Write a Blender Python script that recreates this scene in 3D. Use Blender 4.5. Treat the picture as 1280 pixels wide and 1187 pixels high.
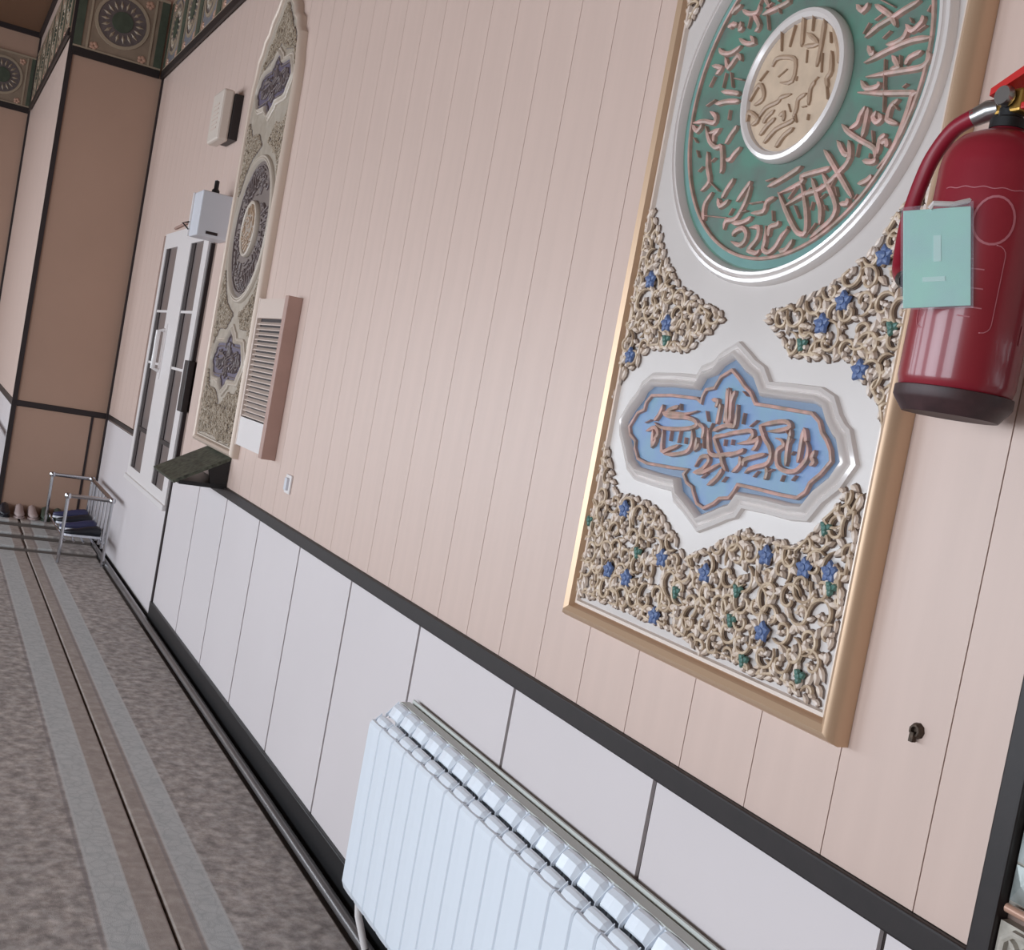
import bpy, bmesh, math, random
from mathutils import Vector, Matrix

random.seed(7)
SC = bpy.context.scene
COL = SC.collection
for o_ in list(bpy.data.objects):
    bpy.data.objects.remove(o_, do_unlink=True)

# ------------------------------------------------------------------ camera
cam_d = bpy.data.cameras.new('camera')
cam = bpy.data.objects.new('camera', cam_d)
COL.objects.link(cam)
SC.camera = cam
cam_d.sensor_fit = 'HORIZONTAL'
cam_d.sensor_width = 36.0
cam_d.lens = 36.0 * 1432.17 / 1280.0
cam_d.clip_start = 0.02
cam_d.clip_end = 100
_r, _p, _y = [math.radians(a) for a in (10.491, -3.1325, -62.2606)]
_f = Vector((math.sin(_y)*math.cos(_p), math.cos(_y)*math.cos(_p), math.sin(_p)))
_rt = Vector((math.cos(_y), -math.sin(_y), 0))
_up = _rt.cross(_f)
_r2 = _rt*math.cos(_r) + _up*math.sin(_r)
_u2 = -_rt*math.sin(_r) + _up*math.cos(_r)
M = Matrix((( _r2.x, _u2.x, -_f.x, 0), (_r2.y, _u2.y, -_f.y, -1.3), (_r2.z, _u2.z, -_f.z, 0), (0, 0, 0, 1)))
cam.matrix_world = M

# ------------------------------------------------------------------ light
world = bpy.data.worlds.new('world'); SC.world = world
world.use_nodes = True
bg = world.node_tree.nodes['Background']
bg.inputs[0].default_value = (0.78, 0.87, 1.0, 1)
bg.inputs[1].default_value = 1.0

FLOOR_Z, CEIL_Z = -1.5, 2.93
ROOM_Y, ROOM_X0, ROOM_X1 = -5.2, -13.2, 2.6
# daylight through the windows of the wall opposite (x0, x1, z0, z1)
WINS = [(-12.6, -10.6, -1.1, 0.6), (-9.6, -7.4, -1.1, 0.6), (-6.4, -4.2, -1.1, 0.6), (-3.2, -1.0, -1.1, 0.6), (0.0, 2.0, -1.1, 0.6)]
WIN_POWER = [62, 66, 74, 88, 72]
for (x0, x1, z0, z1), pw in zip(WINS, WIN_POWER):
    l = bpy.data.lights.new('window_daylight', 'AREA')
    l.shape = 'RECTANGLE'; l.size = x1-x0; l.size_y = z1-z0
    l.energy = pw; l.color = (0.83, 0.915, 1.0)
    lo = bpy.data.objects.new('window_daylight', l); COL.objects.link(lo)
    lo.location = ((x0+x1)/2, ROOM_Y-0.02, (z0+z1)/2)
    lo.rotation_euler = (math.radians(90), 0, 0)      # -Z axis -> +Y

SC.view_settings.view_transform = 'Standard'
SC.view_settings.look = 'None'
SC.view_settings.exposure = 0.35
SC.view_settings.gamma = 1.0
SC.view_settings.use_curve_mapping = False

# ------------------------------------------------------------------ helpers
def srgb(r, g, b):
    f = lambda c: (c/255/12.92) if c/255 <= 0.04045 else ((c/255+0.055)/1.055)**2.4
    return (f(r), f(g), f(b), 1)

def mat(name, col, rough=0.6, metal=0.0, noise=0.0, nscale=20.0, bump=0.0, bscale=200.0, col2=None, spec=0.5, stretch=None, coat=0.0):
    m = bpy.data.materials.new(name); m.use_nodes = True
    nt = m.node_tree; b = nt.nodes['Principled BSDF']
    b.inputs['Roughness'].default_value = rough
    b.inputs['Metallic'].default_value = metal
    b.inputs['Specular IOR Level'].default_value = spec
    b.inputs['Coat Weight'].default_value = coat
    b.inputs['Base Color'].default_value = col
    tc = nt.nodes.new('ShaderNodeTexCoord'); mp = nt.nodes.new('ShaderNodeMapping')
    nt.links.new(tc.outputs['Object'], mp.inputs[0])
    if stretch: mp.inputs['Scale'].default_value = stretch
    if noise > 0 or col2:
        n = nt.nodes.new('ShaderNodeTexNoise'); n.inputs['Scale'].default_value = nscale
        n.inputs['Detail'].default_value = 4
        nt.links.new(mp.outputs[0], n.inputs['Vector'])
        cr = nt.nodes.new('ShaderNodeValToRGB')
        cr.color_ramp.elements[0].position = 0.35; cr.color_ramp.elements[1].position = 0.65
        c2 = col2 if col2 else tuple(c*(1-noise) for c in col[:3])+(1,)
        cr.color_ramp.elements[0].color = c2; cr.color_ramp.elements[1].color = col
        nt.links.new(n.outputs['Fac'], cr.inputs[0])
        nt.links.new(cr.outputs[0], b.inputs['Base Color'])
    if bump > 0:
        n2 = nt.nodes.new('ShaderNodeTexNoise'); n2.inputs['Scale'].default_value = bscale
        n2.inputs['Detail'].default_value = 3
        nt.links.new(mp.outputs[0], n2.inputs['Vector'])
        bp = nt.nodes.new('ShaderNodeBump'); bp.inputs['Strength'].default_value = bump
        bp.inputs['Distance'].default_value = 0.002
        nt.links.new(n2.outputs['Fac'], bp.inputs['Height'])
        nt.links.new(bp.outputs[0], b.inputs['Normal'])
    return m

def tag(o, label=None, cat=None, group=None, kind=None):
    if label: o['label'] = label
    if cat: o['category'] = cat
    if group: o['group'] = group
    if kind: o['kind'] = kind
    return o

def empty(name, loc=(0, 0, 0)):
    o = bpy.data.objects.new(name, None); COL.objects.link(o); o.location = loc
    o.empty_display_size = 0.05
    return o

def link(name, me, parent=None, loc=(0, 0, 0)):
    o = bpy.data.objects.new(name, me); COL.objects.link(o)
    if parent: o.parent = parent
    o.location = loc
    return o

def mk(name, verts, faces, m, parent=None, loc=(0, 0, 0), smooth=False, fix=True):
    me = bpy.data.meshes.new(name)
    me.from_pydata([tuple(v) for v in verts], [], faces)
    if fix:
        bm = bmesh.new(); bm.from_mesh(me)
        bmesh.ops.recalc_face_normals(bm, faces=bm.faces); bm.to_mesh(me); bm.free()
    if smooth:
        for p in me.polygons: p.use_smooth = True
    me.materials.append(m)
    return link(name, me, parent, loc)

class MB:
    """collects shapes, builds ONE mesh object"""
    def __init__(s): s.v = []; s.f = []
    def add(s, vs, fs):
        n = len(s.v); s.v += [tuple(v) for v in vs]; s.f += [tuple(i+n for i in f) for f in fs]; return s
    def box(s, x0, x1, y0, y1, z0, z1, b=0.0):
        if b <= 0:
            vs = [(x, y, z) for x in (x0, x1) for y in (y0, y1) for z in (z0, z1)]
            fs = [(0, 1, 3, 2), (4, 6, 7, 5), (0, 4, 5, 1), (2, 3, 7, 6), (0, 2, 6, 4), (1, 5, 7, 3)]
            return s.add(vs, fs)
        bm = bmesh.new()
        bmesh.ops.create_cube(bm, size=1, matrix=Matrix.Translation(((x0+x1)/2, (y0+y1)/2, (z0+z1)/2)) @ Matrix.Diagonal((x1-x0, y1-y0, z1-z0, 1)))
        bmesh.ops.bevel(bm, geom=list(bm.edges), offset=b, segments=2, affect='EDGES', profile=0.5)
        bm.verts.index_update()
        s.add([v.co[:] for v in bm.verts], [[v.index for v in f.verts] for f in bm.faces]); bm.free()
        return s
    def tube(s, pts, r, n=8, caps=True, closed=False):
        pts = [Vector(p) for p in pts]; N = len(pts)
        rs = r if isinstance(r, (list, tuple)) else [r]*N
        prev = None; rings = []
        for i, p in enumerate(pts):
            if closed: t = (pts[(i+1) % N]-pts[i-1])
            else: t = pts[min(i+1, N-1)]-pts[max(i-1, 0)]
            if t.length < 1e-9: t = Vector((0, 0, 1))
            t.normalize()
            if prev is None:
                a = Vector((0, 0, 1)) if abs(t.z) < 0.9 else Vector((1, 0, 0))
                u = t.cross(a).normalized()
            else:
                u = (prev - t*prev.dot(t))
                u = u.normalized() if u.length > 1e-6 else t.cross(Vector((0, 0, 1))).normalized()
            prev = u; w = t.cross(u)
            rings.append([p + (u*math.cos(k*2*math.pi/n)+w*math.sin(k*2*math.pi/n))*rs[i] for k in range(n)])
        vs = [v for rg in rings for v in rg]; fs = []
        for i in range(N if closed else N-1):
            j = (i+1) % N
            for k in range(n):
                k2 = (k+1) % n
                fs.append((i*n+k, i*n+k2, j*n+k2, j*n+k))
        if caps and not closed:
            fs.append(tuple(range(n))[::-1]); fs.append(tuple((N-1)*n+k for k in range(n)))
        return s.add(vs, fs)
    def lathe(s, prof, n=32, axis='z', cx=0, cy=0, cz=0):
        vs = []; fs = []
        for (r, h) in prof:
            for k in range(n):
                a = 2*math.pi*k/n
                if axis == 'z': vs.append((cx+r*math.cos(a), cy+r*math.sin(a), cz+h))
                elif axis == 'y': vs.append((cx+r*math.cos(a), cy-h, cz+r*math.sin(a)))
                else: vs.append((cx+h, cy+r*math.cos(a), cz+r*math.sin(a)))
        for i in range(len(prof)-1):
            for k in range(n):
                k2 = (k+1) % n
                fs.append((i*n+k, i*n+k2, (i+1)*n+k2, (i+1)*n+k))
        fs.append(tuple(range(n))); fs.append(tuple((len(prof)-1)*n+k for k in range(n)))
        return s.add(vs, fs)
    def build(s, name, m, parent=None, loc=(0, 0, 0), smooth=False):
        o = mk(name, s.v, s.f, m, parent, loc, smooth)
        if smooth:
            try:
                o.data.set_sharp_from_angle(angle=math.radians(40))
            except Exception: pass
        return o

def catmull(pts, sub=4, closed=False):
    if len(pts) < 3 and not closed: return list(pts)
    out = []; N = len(pts)
    g = (lambda i: pts[i % N]) if closed else (lambda i: pts[max(0, min(N-1, i))])
    for i in range(N if closed else N-1):
        p0, p1, p2, p3 = g(i-1), g(i), g(i+1), g(i+2)
        for k in range(sub):
            t = k/sub
            out.append(tuple(0.5*((2*b)+(c-a)*t+(2*a-5*b+4*c-d)*t*t+(-a+3*b-3*c+d)*t**3) for a, b, c, d in zip(p0, p1, p2, p3)))
    if not closed: out.append(tuple(pts[-1]))
    return out

def sweep2d(mb, pts, prof, closed=True, taper=False):
    """pts: 2D (u,v) path in the wall plane; prof: [(side offset, height)]; height is towards the room (-Y)"""
    N = len(pts); n = len(prof); vs = []; fs = []
    for i in range(N):
        a = pts[i-1] if (closed or i > 0) else pts[i]
        b = pts[(i+1) % N] if (closed or i < N-1) else pts[i]
        p = pts[i]
        d1 = Vector((p[0]-a[0], p[1]-a[1])); d2 = Vector((b[0]-p[0], b[1]-p[1]))
        if d1.length < 1e-9: d1 = d2
        if d2.length < 1e-9: d2 = d1
        d1.normalize(); d2.normalize()
        t = d1+d2
        if t.length < 1e-6: t = d1
        t.normalize(); nrm = Vector((-t.y, t.x)); c = max(0.55, abs(t.dot(d1)))
        k = 1.0
        if taper:
            q = i/(N-1); k = max(0.25, min(1, min(q, 1-q)*5+0.25))
        for (o, h) in prof:
            vs.append((p[0]+nrm.x*o*k/c, -h, p[1]+nrm.y*o*k/c))
    for i in range(N if closed else N-1):
        j = (i+1) % N
        for q in range(n-1):
            fs.append((i*n+q, i*n+q+1, j*n+q+1, j*n+q))
    if not closed:
        fs.append(tuple(range(n))); fs.append(tuple((N-1)*n+q for q in range(n)))
    mb.add(vs, fs)

def copy_tree(o, parent=None):
    c = o.copy(); COL.objects.link(c); c.parent = parent
    for ch in [x for x in bpy.data.objects if x.parent == o]:
        copy_tree(ch, c)
    return c
def kids(o):
    return [x for x in bpy.data.objects if x.parent == o]

def inside(poly, x, y):
    c = False; n = len(poly); j = n-1
    for i in range(n):
        xi, yi = poly[i]; xj, yj = poly[j]
        if (yi > y) != (yj > y) and x < (xj-xi)*(y-yi)/(yj-yi+1e-12)+xi: c = not c
        j = i
    return c
# ------------------------------------------------------------------ materials
M_UPPER = mat('beige_laminate', srgb(209, 184, 172), 0.42, noise=0.05, nscale=3, stretch=(6, 1, 0.6), bump=0.05, bscale=60)
M_LOWER = mat('cream_board', srgb(214, 205, 205), 0.45, noise=0.03, nscale=2)
M_PIER = mat('brown_beige_laminate', srgb(176, 143, 124), 0.5, noise=0.05, nscale=2)
M_BACK = mat('joint_shadow_backing', srgb(52, 42, 40), 0.8)
M_JOINT = mat('joint_beige_backing', srgb(140, 118, 108), 0.8)
M_TRIM = mat('dark_brown_trim', srgb(34, 25, 25), 0.48, noise=0.25, nscale=40, bump=0.05)
M_BLACK = mat('black_plastic', srgb(20, 20, 22), 0.4)
M_CEIL = mat('ceiling_brown', srgb(110, 78, 56), 0.7)
M_OPP = mat('opposite_wall_paint', srgb(156, 126, 102), 0.7)
M_WHITE = mat('white_paint', srgb(225, 218, 216), 0.35)
M_PIPE = mat('grey_pipe_paint', srgb(120, 116, 116), 0.3, metal=0.5, noise=0.15, nscale=8)
M_GLASS = mat('frosted_dark_glass', srgb(120, 110, 108), 0.28, noise=0.12, nscale=5)
M_JAMB = mat('dark_window_jamb', srgb(38, 26, 26), 0.6)
M_RAD = mat('radiator_enamel', srgb(226, 232, 240), 0.3, spec=0.5, coat=0.2)
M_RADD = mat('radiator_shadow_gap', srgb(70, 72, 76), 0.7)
M_RADT = mat('radiator_back_header', srgb(196, 198, 192), 0.5)
M_CHROME = mat('chrome', srgb(196, 196, 200), 0.16, metal=1.0)
M_PANEL = mat('pearl_panel_paint', srgb(204, 195, 190), 0.3, noise=0.05, nscale=6, spec=0.6)
M_GOLD = mat('gold_frame_paint', srgb(208, 176, 146), 0.36, metal=0.4)
M_CREAMF = mat('cream_frame_bead', srgb(222, 206, 194), 0.3, metal=0.15)
M_SILVER = mat('pearl_silver_moulding', srgb(222, 214, 210), 0.22, metal=0.12, spec=0.7)
M_GREEN = mat('green_field', srgb(92, 132, 116), 0.45, nscale=14, col2=srgb(98, 112, 104))
M_TEAL = mat('teal_field', srgb(110, 152, 146), 0.4, noise=0.2, nscale=12)
M_BLUE = mat('blue_field', srgb(108, 136, 180), 0.4, col2=srgb(112, 148, 170), nscale=14)
M_BLUE2 = mat('slate_blue_channel', srgb(104, 124, 150), 0.4, noise=0.1, nscale=14)
M_PINK = mat('pink_lettering_paint', srgb(204, 162, 152), 0.4, nscale=40, col2=srgb(164, 140, 126))
M_TAN = mat('tan_boss', srgb(204, 180, 156), 0.45, noise=0.15, nscale=30)
M_TAND = mat('tan_lettering_shaded', srgb(176, 148, 124), 0.45, noise=0.15, nscale=50)  # darker tan puts the recess shadow into the letter strokes
M_IVORY = mat('ivory_scroll', srgb(228, 213, 202), 0.4, noise=0.2, nscale=40, col2=srgb(206, 184, 164))
M_OUTL = mat('brown_outline_paint', srgb(104, 84, 72), 0.5)
M_SCROLLG = mat('gold_scroll', srgb(216, 194, 168), 0.4, metal=0.05, noise=0.3, nscale=60, col2=srgb(172, 148, 124))
M_FBLUE = mat('blue_flower_paint', srgb(92, 112, 156), 0.4, noise=0.2, nscale=90)
M_FTEAL = mat('teal_leaf_paint', srgb(86, 126, 116), 0.4, noise=0.2, nscale=90)
M_FCORE = mat('flower_core_paint', srgb(160, 190, 220), 0.4)
M_RED = mat('red_extinguisher_enamel', srgb(142, 34, 48), 0.3, noise=0.12, nscale=10, coat=0.3)
M_REDH = mat('red_lever_paint', srgb(196, 44, 42), 0.35)
M_HOSE = mat('red_rubber_hose', srgb(140, 24, 44), 0.4)
M_BASE = mat('worn_black_base', srgb(72, 48, 50), 0.5, noise=0.4, nscale=30)
M_LABEL = mat('pale_label_print', srgb(176, 100, 108), 0.5)
M_CARD = mat('mint_card', srgb(172, 232, 214), 0.4, nscale=18, col2=srgb(172, 220, 214))
M_CARDL = mat('mint_card_glare', srgb(204, 240, 232), 0.35)
M_FOIL = mat('clear_plastic_sleeve', srgb(220, 220, 232), 0.12, spec=0.8)
M_FOIL.node_tree.nodes['Principled BSDF'].inputs['Alpha'].default_value = 0.2
M_METAL = mat('brushed_metal', srgb(170, 168, 166), 0.3, metal=0.9)
M_BRASS = mat('brass', srgb(190, 150, 80), 0.3, metal=0.9)
M_RUST = mat('rusty_metal', srgb(92, 76, 64), 0.6, metal=0.5, noise=0.5, nscale=200)
M_GRILLE = mat('beige_grille_paint', srgb(206, 186, 174), 0.45)
M_RISER = mat('riser_taupe', srgb(104, 94, 88), 0.8)
M_GRILLS = mat('brown_shaded_frame_and_cable', srgb(176, 142, 130), 0.5, noise=0.1, nscale=8)  # brown for the shaded side of the grille frame, and for the cable
M_SHELF = mat('dark_speckled_stone', srgb(88, 92, 78), 0.5, noise=0.5, nscale=45, col2=srgb(40, 42, 34))
M_DOVE = mat('ivory_plastic', srgb(206, 192, 180), 0.45)
M_BOXW = mat('pale_blue_metal_box', srgb(206, 206, 212), 0.4)
M_FZBASE = mat('frieze_taupe', srgb(142, 122, 104), 0.5, noise=0.15, nscale=12)
M_FZGREEN = mat('frieze_green', srgb(72, 80, 66), 0.45, noise=0.2, nscale=20)
M_FZCREAM = mat('frieze_cream', srgb(158, 140, 120), 0.45)
M_FZBLUE = mat('frieze_grey_blue', srgb(122, 120, 126), 0.4, noise=0.15, nscale=10)
M_FZPUR = mat('frieze_plum', srgb(104, 92, 90), 0.45, noise=0.25, nscale=40)
M_MIRROR = mat('mirror_shard', srgb(214, 222, 220), 0.25, metal=0.5, noise=0.3, nscale=20, col2=srgb(150, 156, 152))
M_CARVE = mat('carved_grey_stone', srgb(188, 180, 168), 0.5, noise=0.3, nscale=40)
M_COPPER = mat('copper_pink_moulding', srgb(190, 150, 130), 0.35, metal=0.2)
M_SHOEA = mat('brown_shoe_leather', srgb(72, 48, 44), 0.5)
M_SHOEB = mat('black_shoe_leather', srgb(30, 30, 38), 0.4)
M_SHOEC = mat('pale_shoe_canvas', srgb(180, 160, 156), 0.6)
M_SHOED = mat('green_shoe_canvas', srgb(64, 74, 62), 0.6)
M_SHOEE = mat('navy_shoe_canvas', srgb(50, 50, 84), 0.5)
M_SOLE = mat('white_sole', srgb(214, 214, 222), 0.5)
M_P2BG = mat('taupe_panel_dimmed', srgb(176, 164, 150), 0.4, noise=0.2, nscale=20, col2=srgb(160, 146, 130))  # far panel set: its different lighting is put into greyer colours
M_P2SCR = mat('taupe_scroll_dimmed', srgb(168, 150, 130), 0.5, noise=0.2, nscale=50)
M_P2MED = mat('plum_grey_field', srgb(122, 108, 102), 0.5, noise=0.15, nscale=12)
M_P2CAR = mat('violet_grey_field', srgb(98, 88, 106), 0.5, noise=0.15, nscale=12)
M_P2SIL = mat('taupe_moulding_dimmed', srgb(192, 178, 164), 0.45)
M_P2FR = mat('pale_cream_frame', srgb(206, 186, 170), 0.4, metal=0.1)
M_P2BOSS = mat('brown_grey_boss', srgb(158, 142, 128), 0.5)
M_P2LET = mat('brown_grey_lettering', srgb(112, 98, 96), 0.5)

def carpet_material():
    m = bpy.data.materials.new('woven_prayer_carpet'); m.use_nodes = True
    nt = m.node_tree; b = nt.nodes['Principled BSDF']; L = nt.links.new; N = nt.nodes.new
    b.inputs['Roughness'].default_value = 0.95
    b.inputs['Specular IOR Level'].default_value = 0.15
    tc = N('ShaderNodeTexCoord'); sx = N('ShaderNodeSeparateXYZ'); L(tc.outputs['Object'], sx.inputs[0])
    n1 = N('ShaderNodeTexNoise'); n1.inputs['Scale'].default_value = 22; n1.inputs['Detail'].default_value = 5; n1.inputs['Roughness'].default_value = 0.65
    L(tc.outputs['Object'], n1.inputs['Vector'])
    r1 = N('ShaderNodeValToRGB'); e = r1.color_ramp.elements
    e[0].position = 0.36; e[0].color = srgb(142, 134, 130); e[1].position = 0.66; e[1].color = srgb(192, 184, 180)
    x = r1.color_ramp.elements.new(0.5); x.color = srgb(168, 159, 154)
    L(n1.outputs['Fac'], r1.inputs[0])
    v = N('ShaderNodeTexVoronoi'); v.inputs['Scale'].default_value = 30; v.feature = 'SMOOTH_F1'
    L(tc.outputs['Object'], v.inputs['Vector'])
    r2 = N('ShaderNodeValToRGB'); r2.color_ramp.elements[0].color = (1.12, 1.1, 1.08, 1); r2.color_ramp.elements[0].position = 0.15
    r2.color_ramp.elements[1].color = (0.90, 0.90, 0.90, 1); r2.color_ramp.elements[1].position = 0.6
    L(v.outputs['Distance'], r2.inputs[0])
    mul = N('ShaderNodeMix'); mul.data_type = 'RGBA'; mul.blend_type = 'MULTIPLY'; mul.inputs[0].default_value = 1
    L(r1.outputs[0], mul.inputs[6]); L(r2.outputs[0], mul.inputs[7])
    # pale figured bands along the carpet, edged with thin lines; keyed on Y
    n2 = N('ShaderNodeTexVoronoi'); n2.inputs['Scale'].default_value = 26; n2.feature = 'DISTANCE_TO_EDGE'
    L(tc.outputs['Object'], n2.inputs['Vector'])
    r3 = N('ShaderNodeValToRGB'); r3.color_ramp.elements[0].color = srgb(180, 182, 182); r3.color_ramp.elements[0].position = 0.0
    r3.color_ramp.elements[1].color = srgb(194, 196, 195); r3.color_ramp.elements[1].position = 0.12
    L(n2.outputs['Distance'], r3.inputs[0])
    def band(y0, y1, soft=0.004):
        a = N('ShaderNodeMapRange'); a.inputs[1].default_value = y0-soft; a.inputs[2].default_value = y0+soft; L(sx.outputs[1], a.inputs[0])
        c = N('ShaderNodeMapRange'); c.inputs[1].default_value = y1-soft; c.inputs[2].default_value = y1+soft; c.inputs[3].default_value = 1; c.inputs[4].default_value = 0; L(sx.outputs[1], c.inputs[0])
        mm = N('ShaderNodeMath'); mm.operation = 'MULTIPLY'; L(a.outputs[0], mm.inputs[0]); L(c.outputs[0], mm.inputs[1]); return mm
    def mixin(prev, mask, colsock=None, col=None, k=1.0):
        mx = N('ShaderNodeMix'); mx.data_type = 'RGBA'
        mk_ = N('ShaderNodeMath'); mk_.operation = 'MULTIPLY'; mk_.inputs[1].default_value = k; L(mask.outputs[0], mk_.inputs[0])
        L(mk_.outputs[0], mx.inputs[0]); L(prev, mx.inputs[6])
        if colsock: L(colsock, mx.inputs[7])
        else: mx.inputs[7].default_value = col
        return mx.outputs[2]
    c = mul.outputs[2]
    # between the bands: plain taupe borders by the seam
    c = mixin(c, band(-0.60, -0.435), col=srgb(166, 152, 143), k=0.6)
    for (a, d) in ((-0.69, -0.595), (-0.445, -0.36), (-1.62, -1.52), (-1.38, -1.28)):
        c = mixin(c, band(a, d), colsock=r3.outputs[0], k=0.75)
        c = mixin(c, band(a-0.002, a+0.006, 0.002), col=srgb(200, 198, 196), k=0.5)
        c = mixin(c, band(d-0.006, d+0.002, 0.002), col=srgb(200, 198, 196), k=0.5)
        c = mixin(c, band(a-0.016, a-0.006, 0.002), col=srgb(128, 120, 122), k=0.5)
    L(c, b.inputs['Base Color'])
    bp = N('ShaderNodeBump'); bp.inputs['Strength'].default_value = 0.35; bp.inputs['Distance'].default_value = 0.003
    n3 = N('ShaderNodeTexNoise'); n3.inputs['Scale'].default_value = 350; L(tc.outputs['Object'], n3.inputs['Vector'])
    L(n3.outputs['Fac'], bp.inputs['Height']); L(bp.outputs[0], b.inputs['Normal'])
    return m
M_CARPET = carpet_material()
M_FLOOR = mat('floor_screed', srgb(120, 112, 106), 0.8, noise=0.1, nscale=6)

# ------------------------------------------------------------------ the room shell
ZRT, ZRB = -0.578, -0.622          # dado rail
XW = -9.15                         # end wall pier
YP = -0.665                        # depth of the pier

MB().box(ROOM_X0-0.3, ROOM_X1, ROOM_Y-0.2, 0.3, FLOOR_Z-0.25, FLOOR_Z-0.02).build('floor', M_FLOOR)['kind'] = 'structure'
MB().box(ROOM_X0-0.3, ROOM_X1+.3, ROOM_Y-0.3, 0.3, CEIL_Z, CEIL_Z+0.15).build('ceiling', M_CEIL)['kind'] = 'structure'
MB().box(ROOM_X1, ROOM_X1+0.2, ROOM_Y-0.2, 0.3, FLOOR_Z-.25, CEIL_Z).build('wall_right', M_OPP)['kind'] = 'structure'
wf = MB()
xs = ROOM_X0
for (x0, x1, z0, z1) in WINS:
    wf.box(xs, x0, ROOM_Y-0.2, ROOM_Y, FLOOR_Z-.25, CEIL_Z)
    wf.box(x0, x1, ROOM_Y-0.2, ROOM_Y, FLOOR_Z-.25, z0); wf.box(x0, x1, ROOM_Y-0.2, ROOM_Y, z1, CEIL_Z); xs = x1
wf.box(xs, ROOM_X1, ROOM_Y-0.2, ROOM_Y, FLOOR_Z-.25, CEIL_Z)
wf.build('wall_front', M_OPP)['kind'] = 'structure'

# main wall: dark backing slab with planks above the rail and boards below it
wb = MB().box(XW, ROOM_X1, 0.012, 0.2, FLOOR_Z-.25, CEIL_Z).build('wall_back', M_JOINT); wb['kind'] = 'structure'
def plank_mesh(name, w, z0, z1, m, b=0.0015, t=0.014, y0=0.0):
    return MB().box(0, w, y0, y0+t, z0, z1).build(name, m, None)
PW = 0.1862
X_RIGHT = -0.967
pl_me = None
xj = -1.069
edges = [X_RIGHT]
while xj > XW+0.05:
    edges.append(xj); xj -= PW
edges.append(XW)
WINX0, WINX1, WINZ0, WINZ1 = -7.80, -6.36, -0.86, 0.72
first = {}
for i in range(len(edges)-1):
    x1, x0 = edges[i], edges[i+1]
    w = round(x1-x0-0.0022, 4)
    spans = [(ZRT+0.001, CEIL_Z)]
    if x1 > WINX0+0.02 and x0 < WINX1-0.02: spans = [(WINZ1, CEIL_Z)]
    for (z0, z1) in spans:
        key = (w, z0)
        if key not in first:
            o = MB().box(0, w, 0, 0.012, z0, z1).build('plank', M_UPPER, wb); first[key] = o
        else:
            o = first[key].copy(); COL.objects.link(o)
        o.location = (x0+0.0011, 0, 0)
# lower boards
JW = 0.5775
je = [X_RIGHT]+[-1.110-JW*k for k in range(9)]+[-6.39]
for i in range(len(je)-1):
    x1, x0 = je[i], je[i+1]
    g = 0.0065
    MB().box(x0+g, x1-g, 0, 0.012, FLOOR_Z-0.02, ZRB-0.001, 0.0).build('dado_board', M_LOWER, wb)
backing = MB().box(-6.39, X_RIGHT, 0.0085, 0.0119, FLOOR_Z-0.02, ZRT).build('joint_backing', M_BACK, wb)
MB().box(XW, WINX0, 0, 0.012, FLOOR_Z-.02, ZRB-0.001).build('dado_board', M_LOWER, wb)
MB().box(WINX0, -6.415, 0, 0.012, FLOOR_Z-.02, WINZ0).build('dado_board', M_LOWER, wb)

# rails and trims
t1 = empty('trim_1'); t1['kind'] = 'structure'
MB().box(-6.39, X_RIGHT, -0.012, 0.004, ZRB, ZRT, 0.004).build('dado_rail', M_TRIM, t1)
MB().box(XW, WINX0-0.01, -0.006, 0.004, ZRB+0.012, ZRT-0.004).build('dado_rail', M_TRIM, t1)
t2 = empty('trim_2'); t2['kind'] = 'structure'
MB().box(X_RIGHT, X_RIGHT+0.033, -0.014, 0.012, FLOOR_Z, CEIL_Z, 0.003).build('upright_post', M_TRIM, t2)
MB().box(-6.415, -6.385, -0.008, 0.012, -1.46, 0.60).build('upright_strip', M_JAMB, t2)
t3 = MB().box(XW-0.005, XW+0.045, -0.012, 0.005, FLOOR_Z, 1.97).build('trim_3', M_JAMB); t3['kind'] = 'structure'
t4 = MB().box(XW-0.01, XW+0.012, YP-0.012, YP+0.022, FLOOR_Z, CEIL_Z).build('trim_4', M_JAMB); t4['kind'] = 'structure'

bb = MB().box(-6.40, X_RIGHT, -0.014, 0.004, FLOOR_Z, -1.392, 0.003).build('baseboard_back', M_BLACK); bb['kind'] = 'structure'
bb2 = MB().box(XW, -6.42, -0.006, 0.004, FLOOR_Z, -1.478).build('baseboard_back_far', M_TRIM); bb2['kind'] = 'structure'; bb2.name = 'trim_5'

# pier (end wall of the aisle) and the wall behind it
wl = MB().box(XW-0.05, XW-0.012, YP, 0.0, FLOOR_Z-.2, CEIL_Z).build('wall_left', M_BACK); wl['kind'] = 'structure'
MB().box(XW-0.012, XW, YP, 0.0, ZRT-0.002, CEIL_Z).build('plank', M_PIER, wl)
MB().box(XW-0.012, XW, YP, -0.115, FLOOR_Z, ZRB).build('dado_board', M_PIER, wl)
MB().box(XW-0.012, XW, -0.10, 0, FLOOR_Z, ZRB).build('dado_board', M_PIER, wl)
MB().box(XW-0.002, XW+0.012, YP, 0, ZRB+0.004, ZRT, 0.002).build('dado_rail', M_JAMB, wl)
MB().box(XW-0.002, XW+0.006, -0.115, -0.098, FLOOR_Z, ZRB+0.01).build('joint_strip', M_JAMB, wl)
MB().box(XW-0.002, XW+0.012, YP, 0, FLOOR_Z, -1.43).build('base_strip', M_JAMB, wl)

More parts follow.
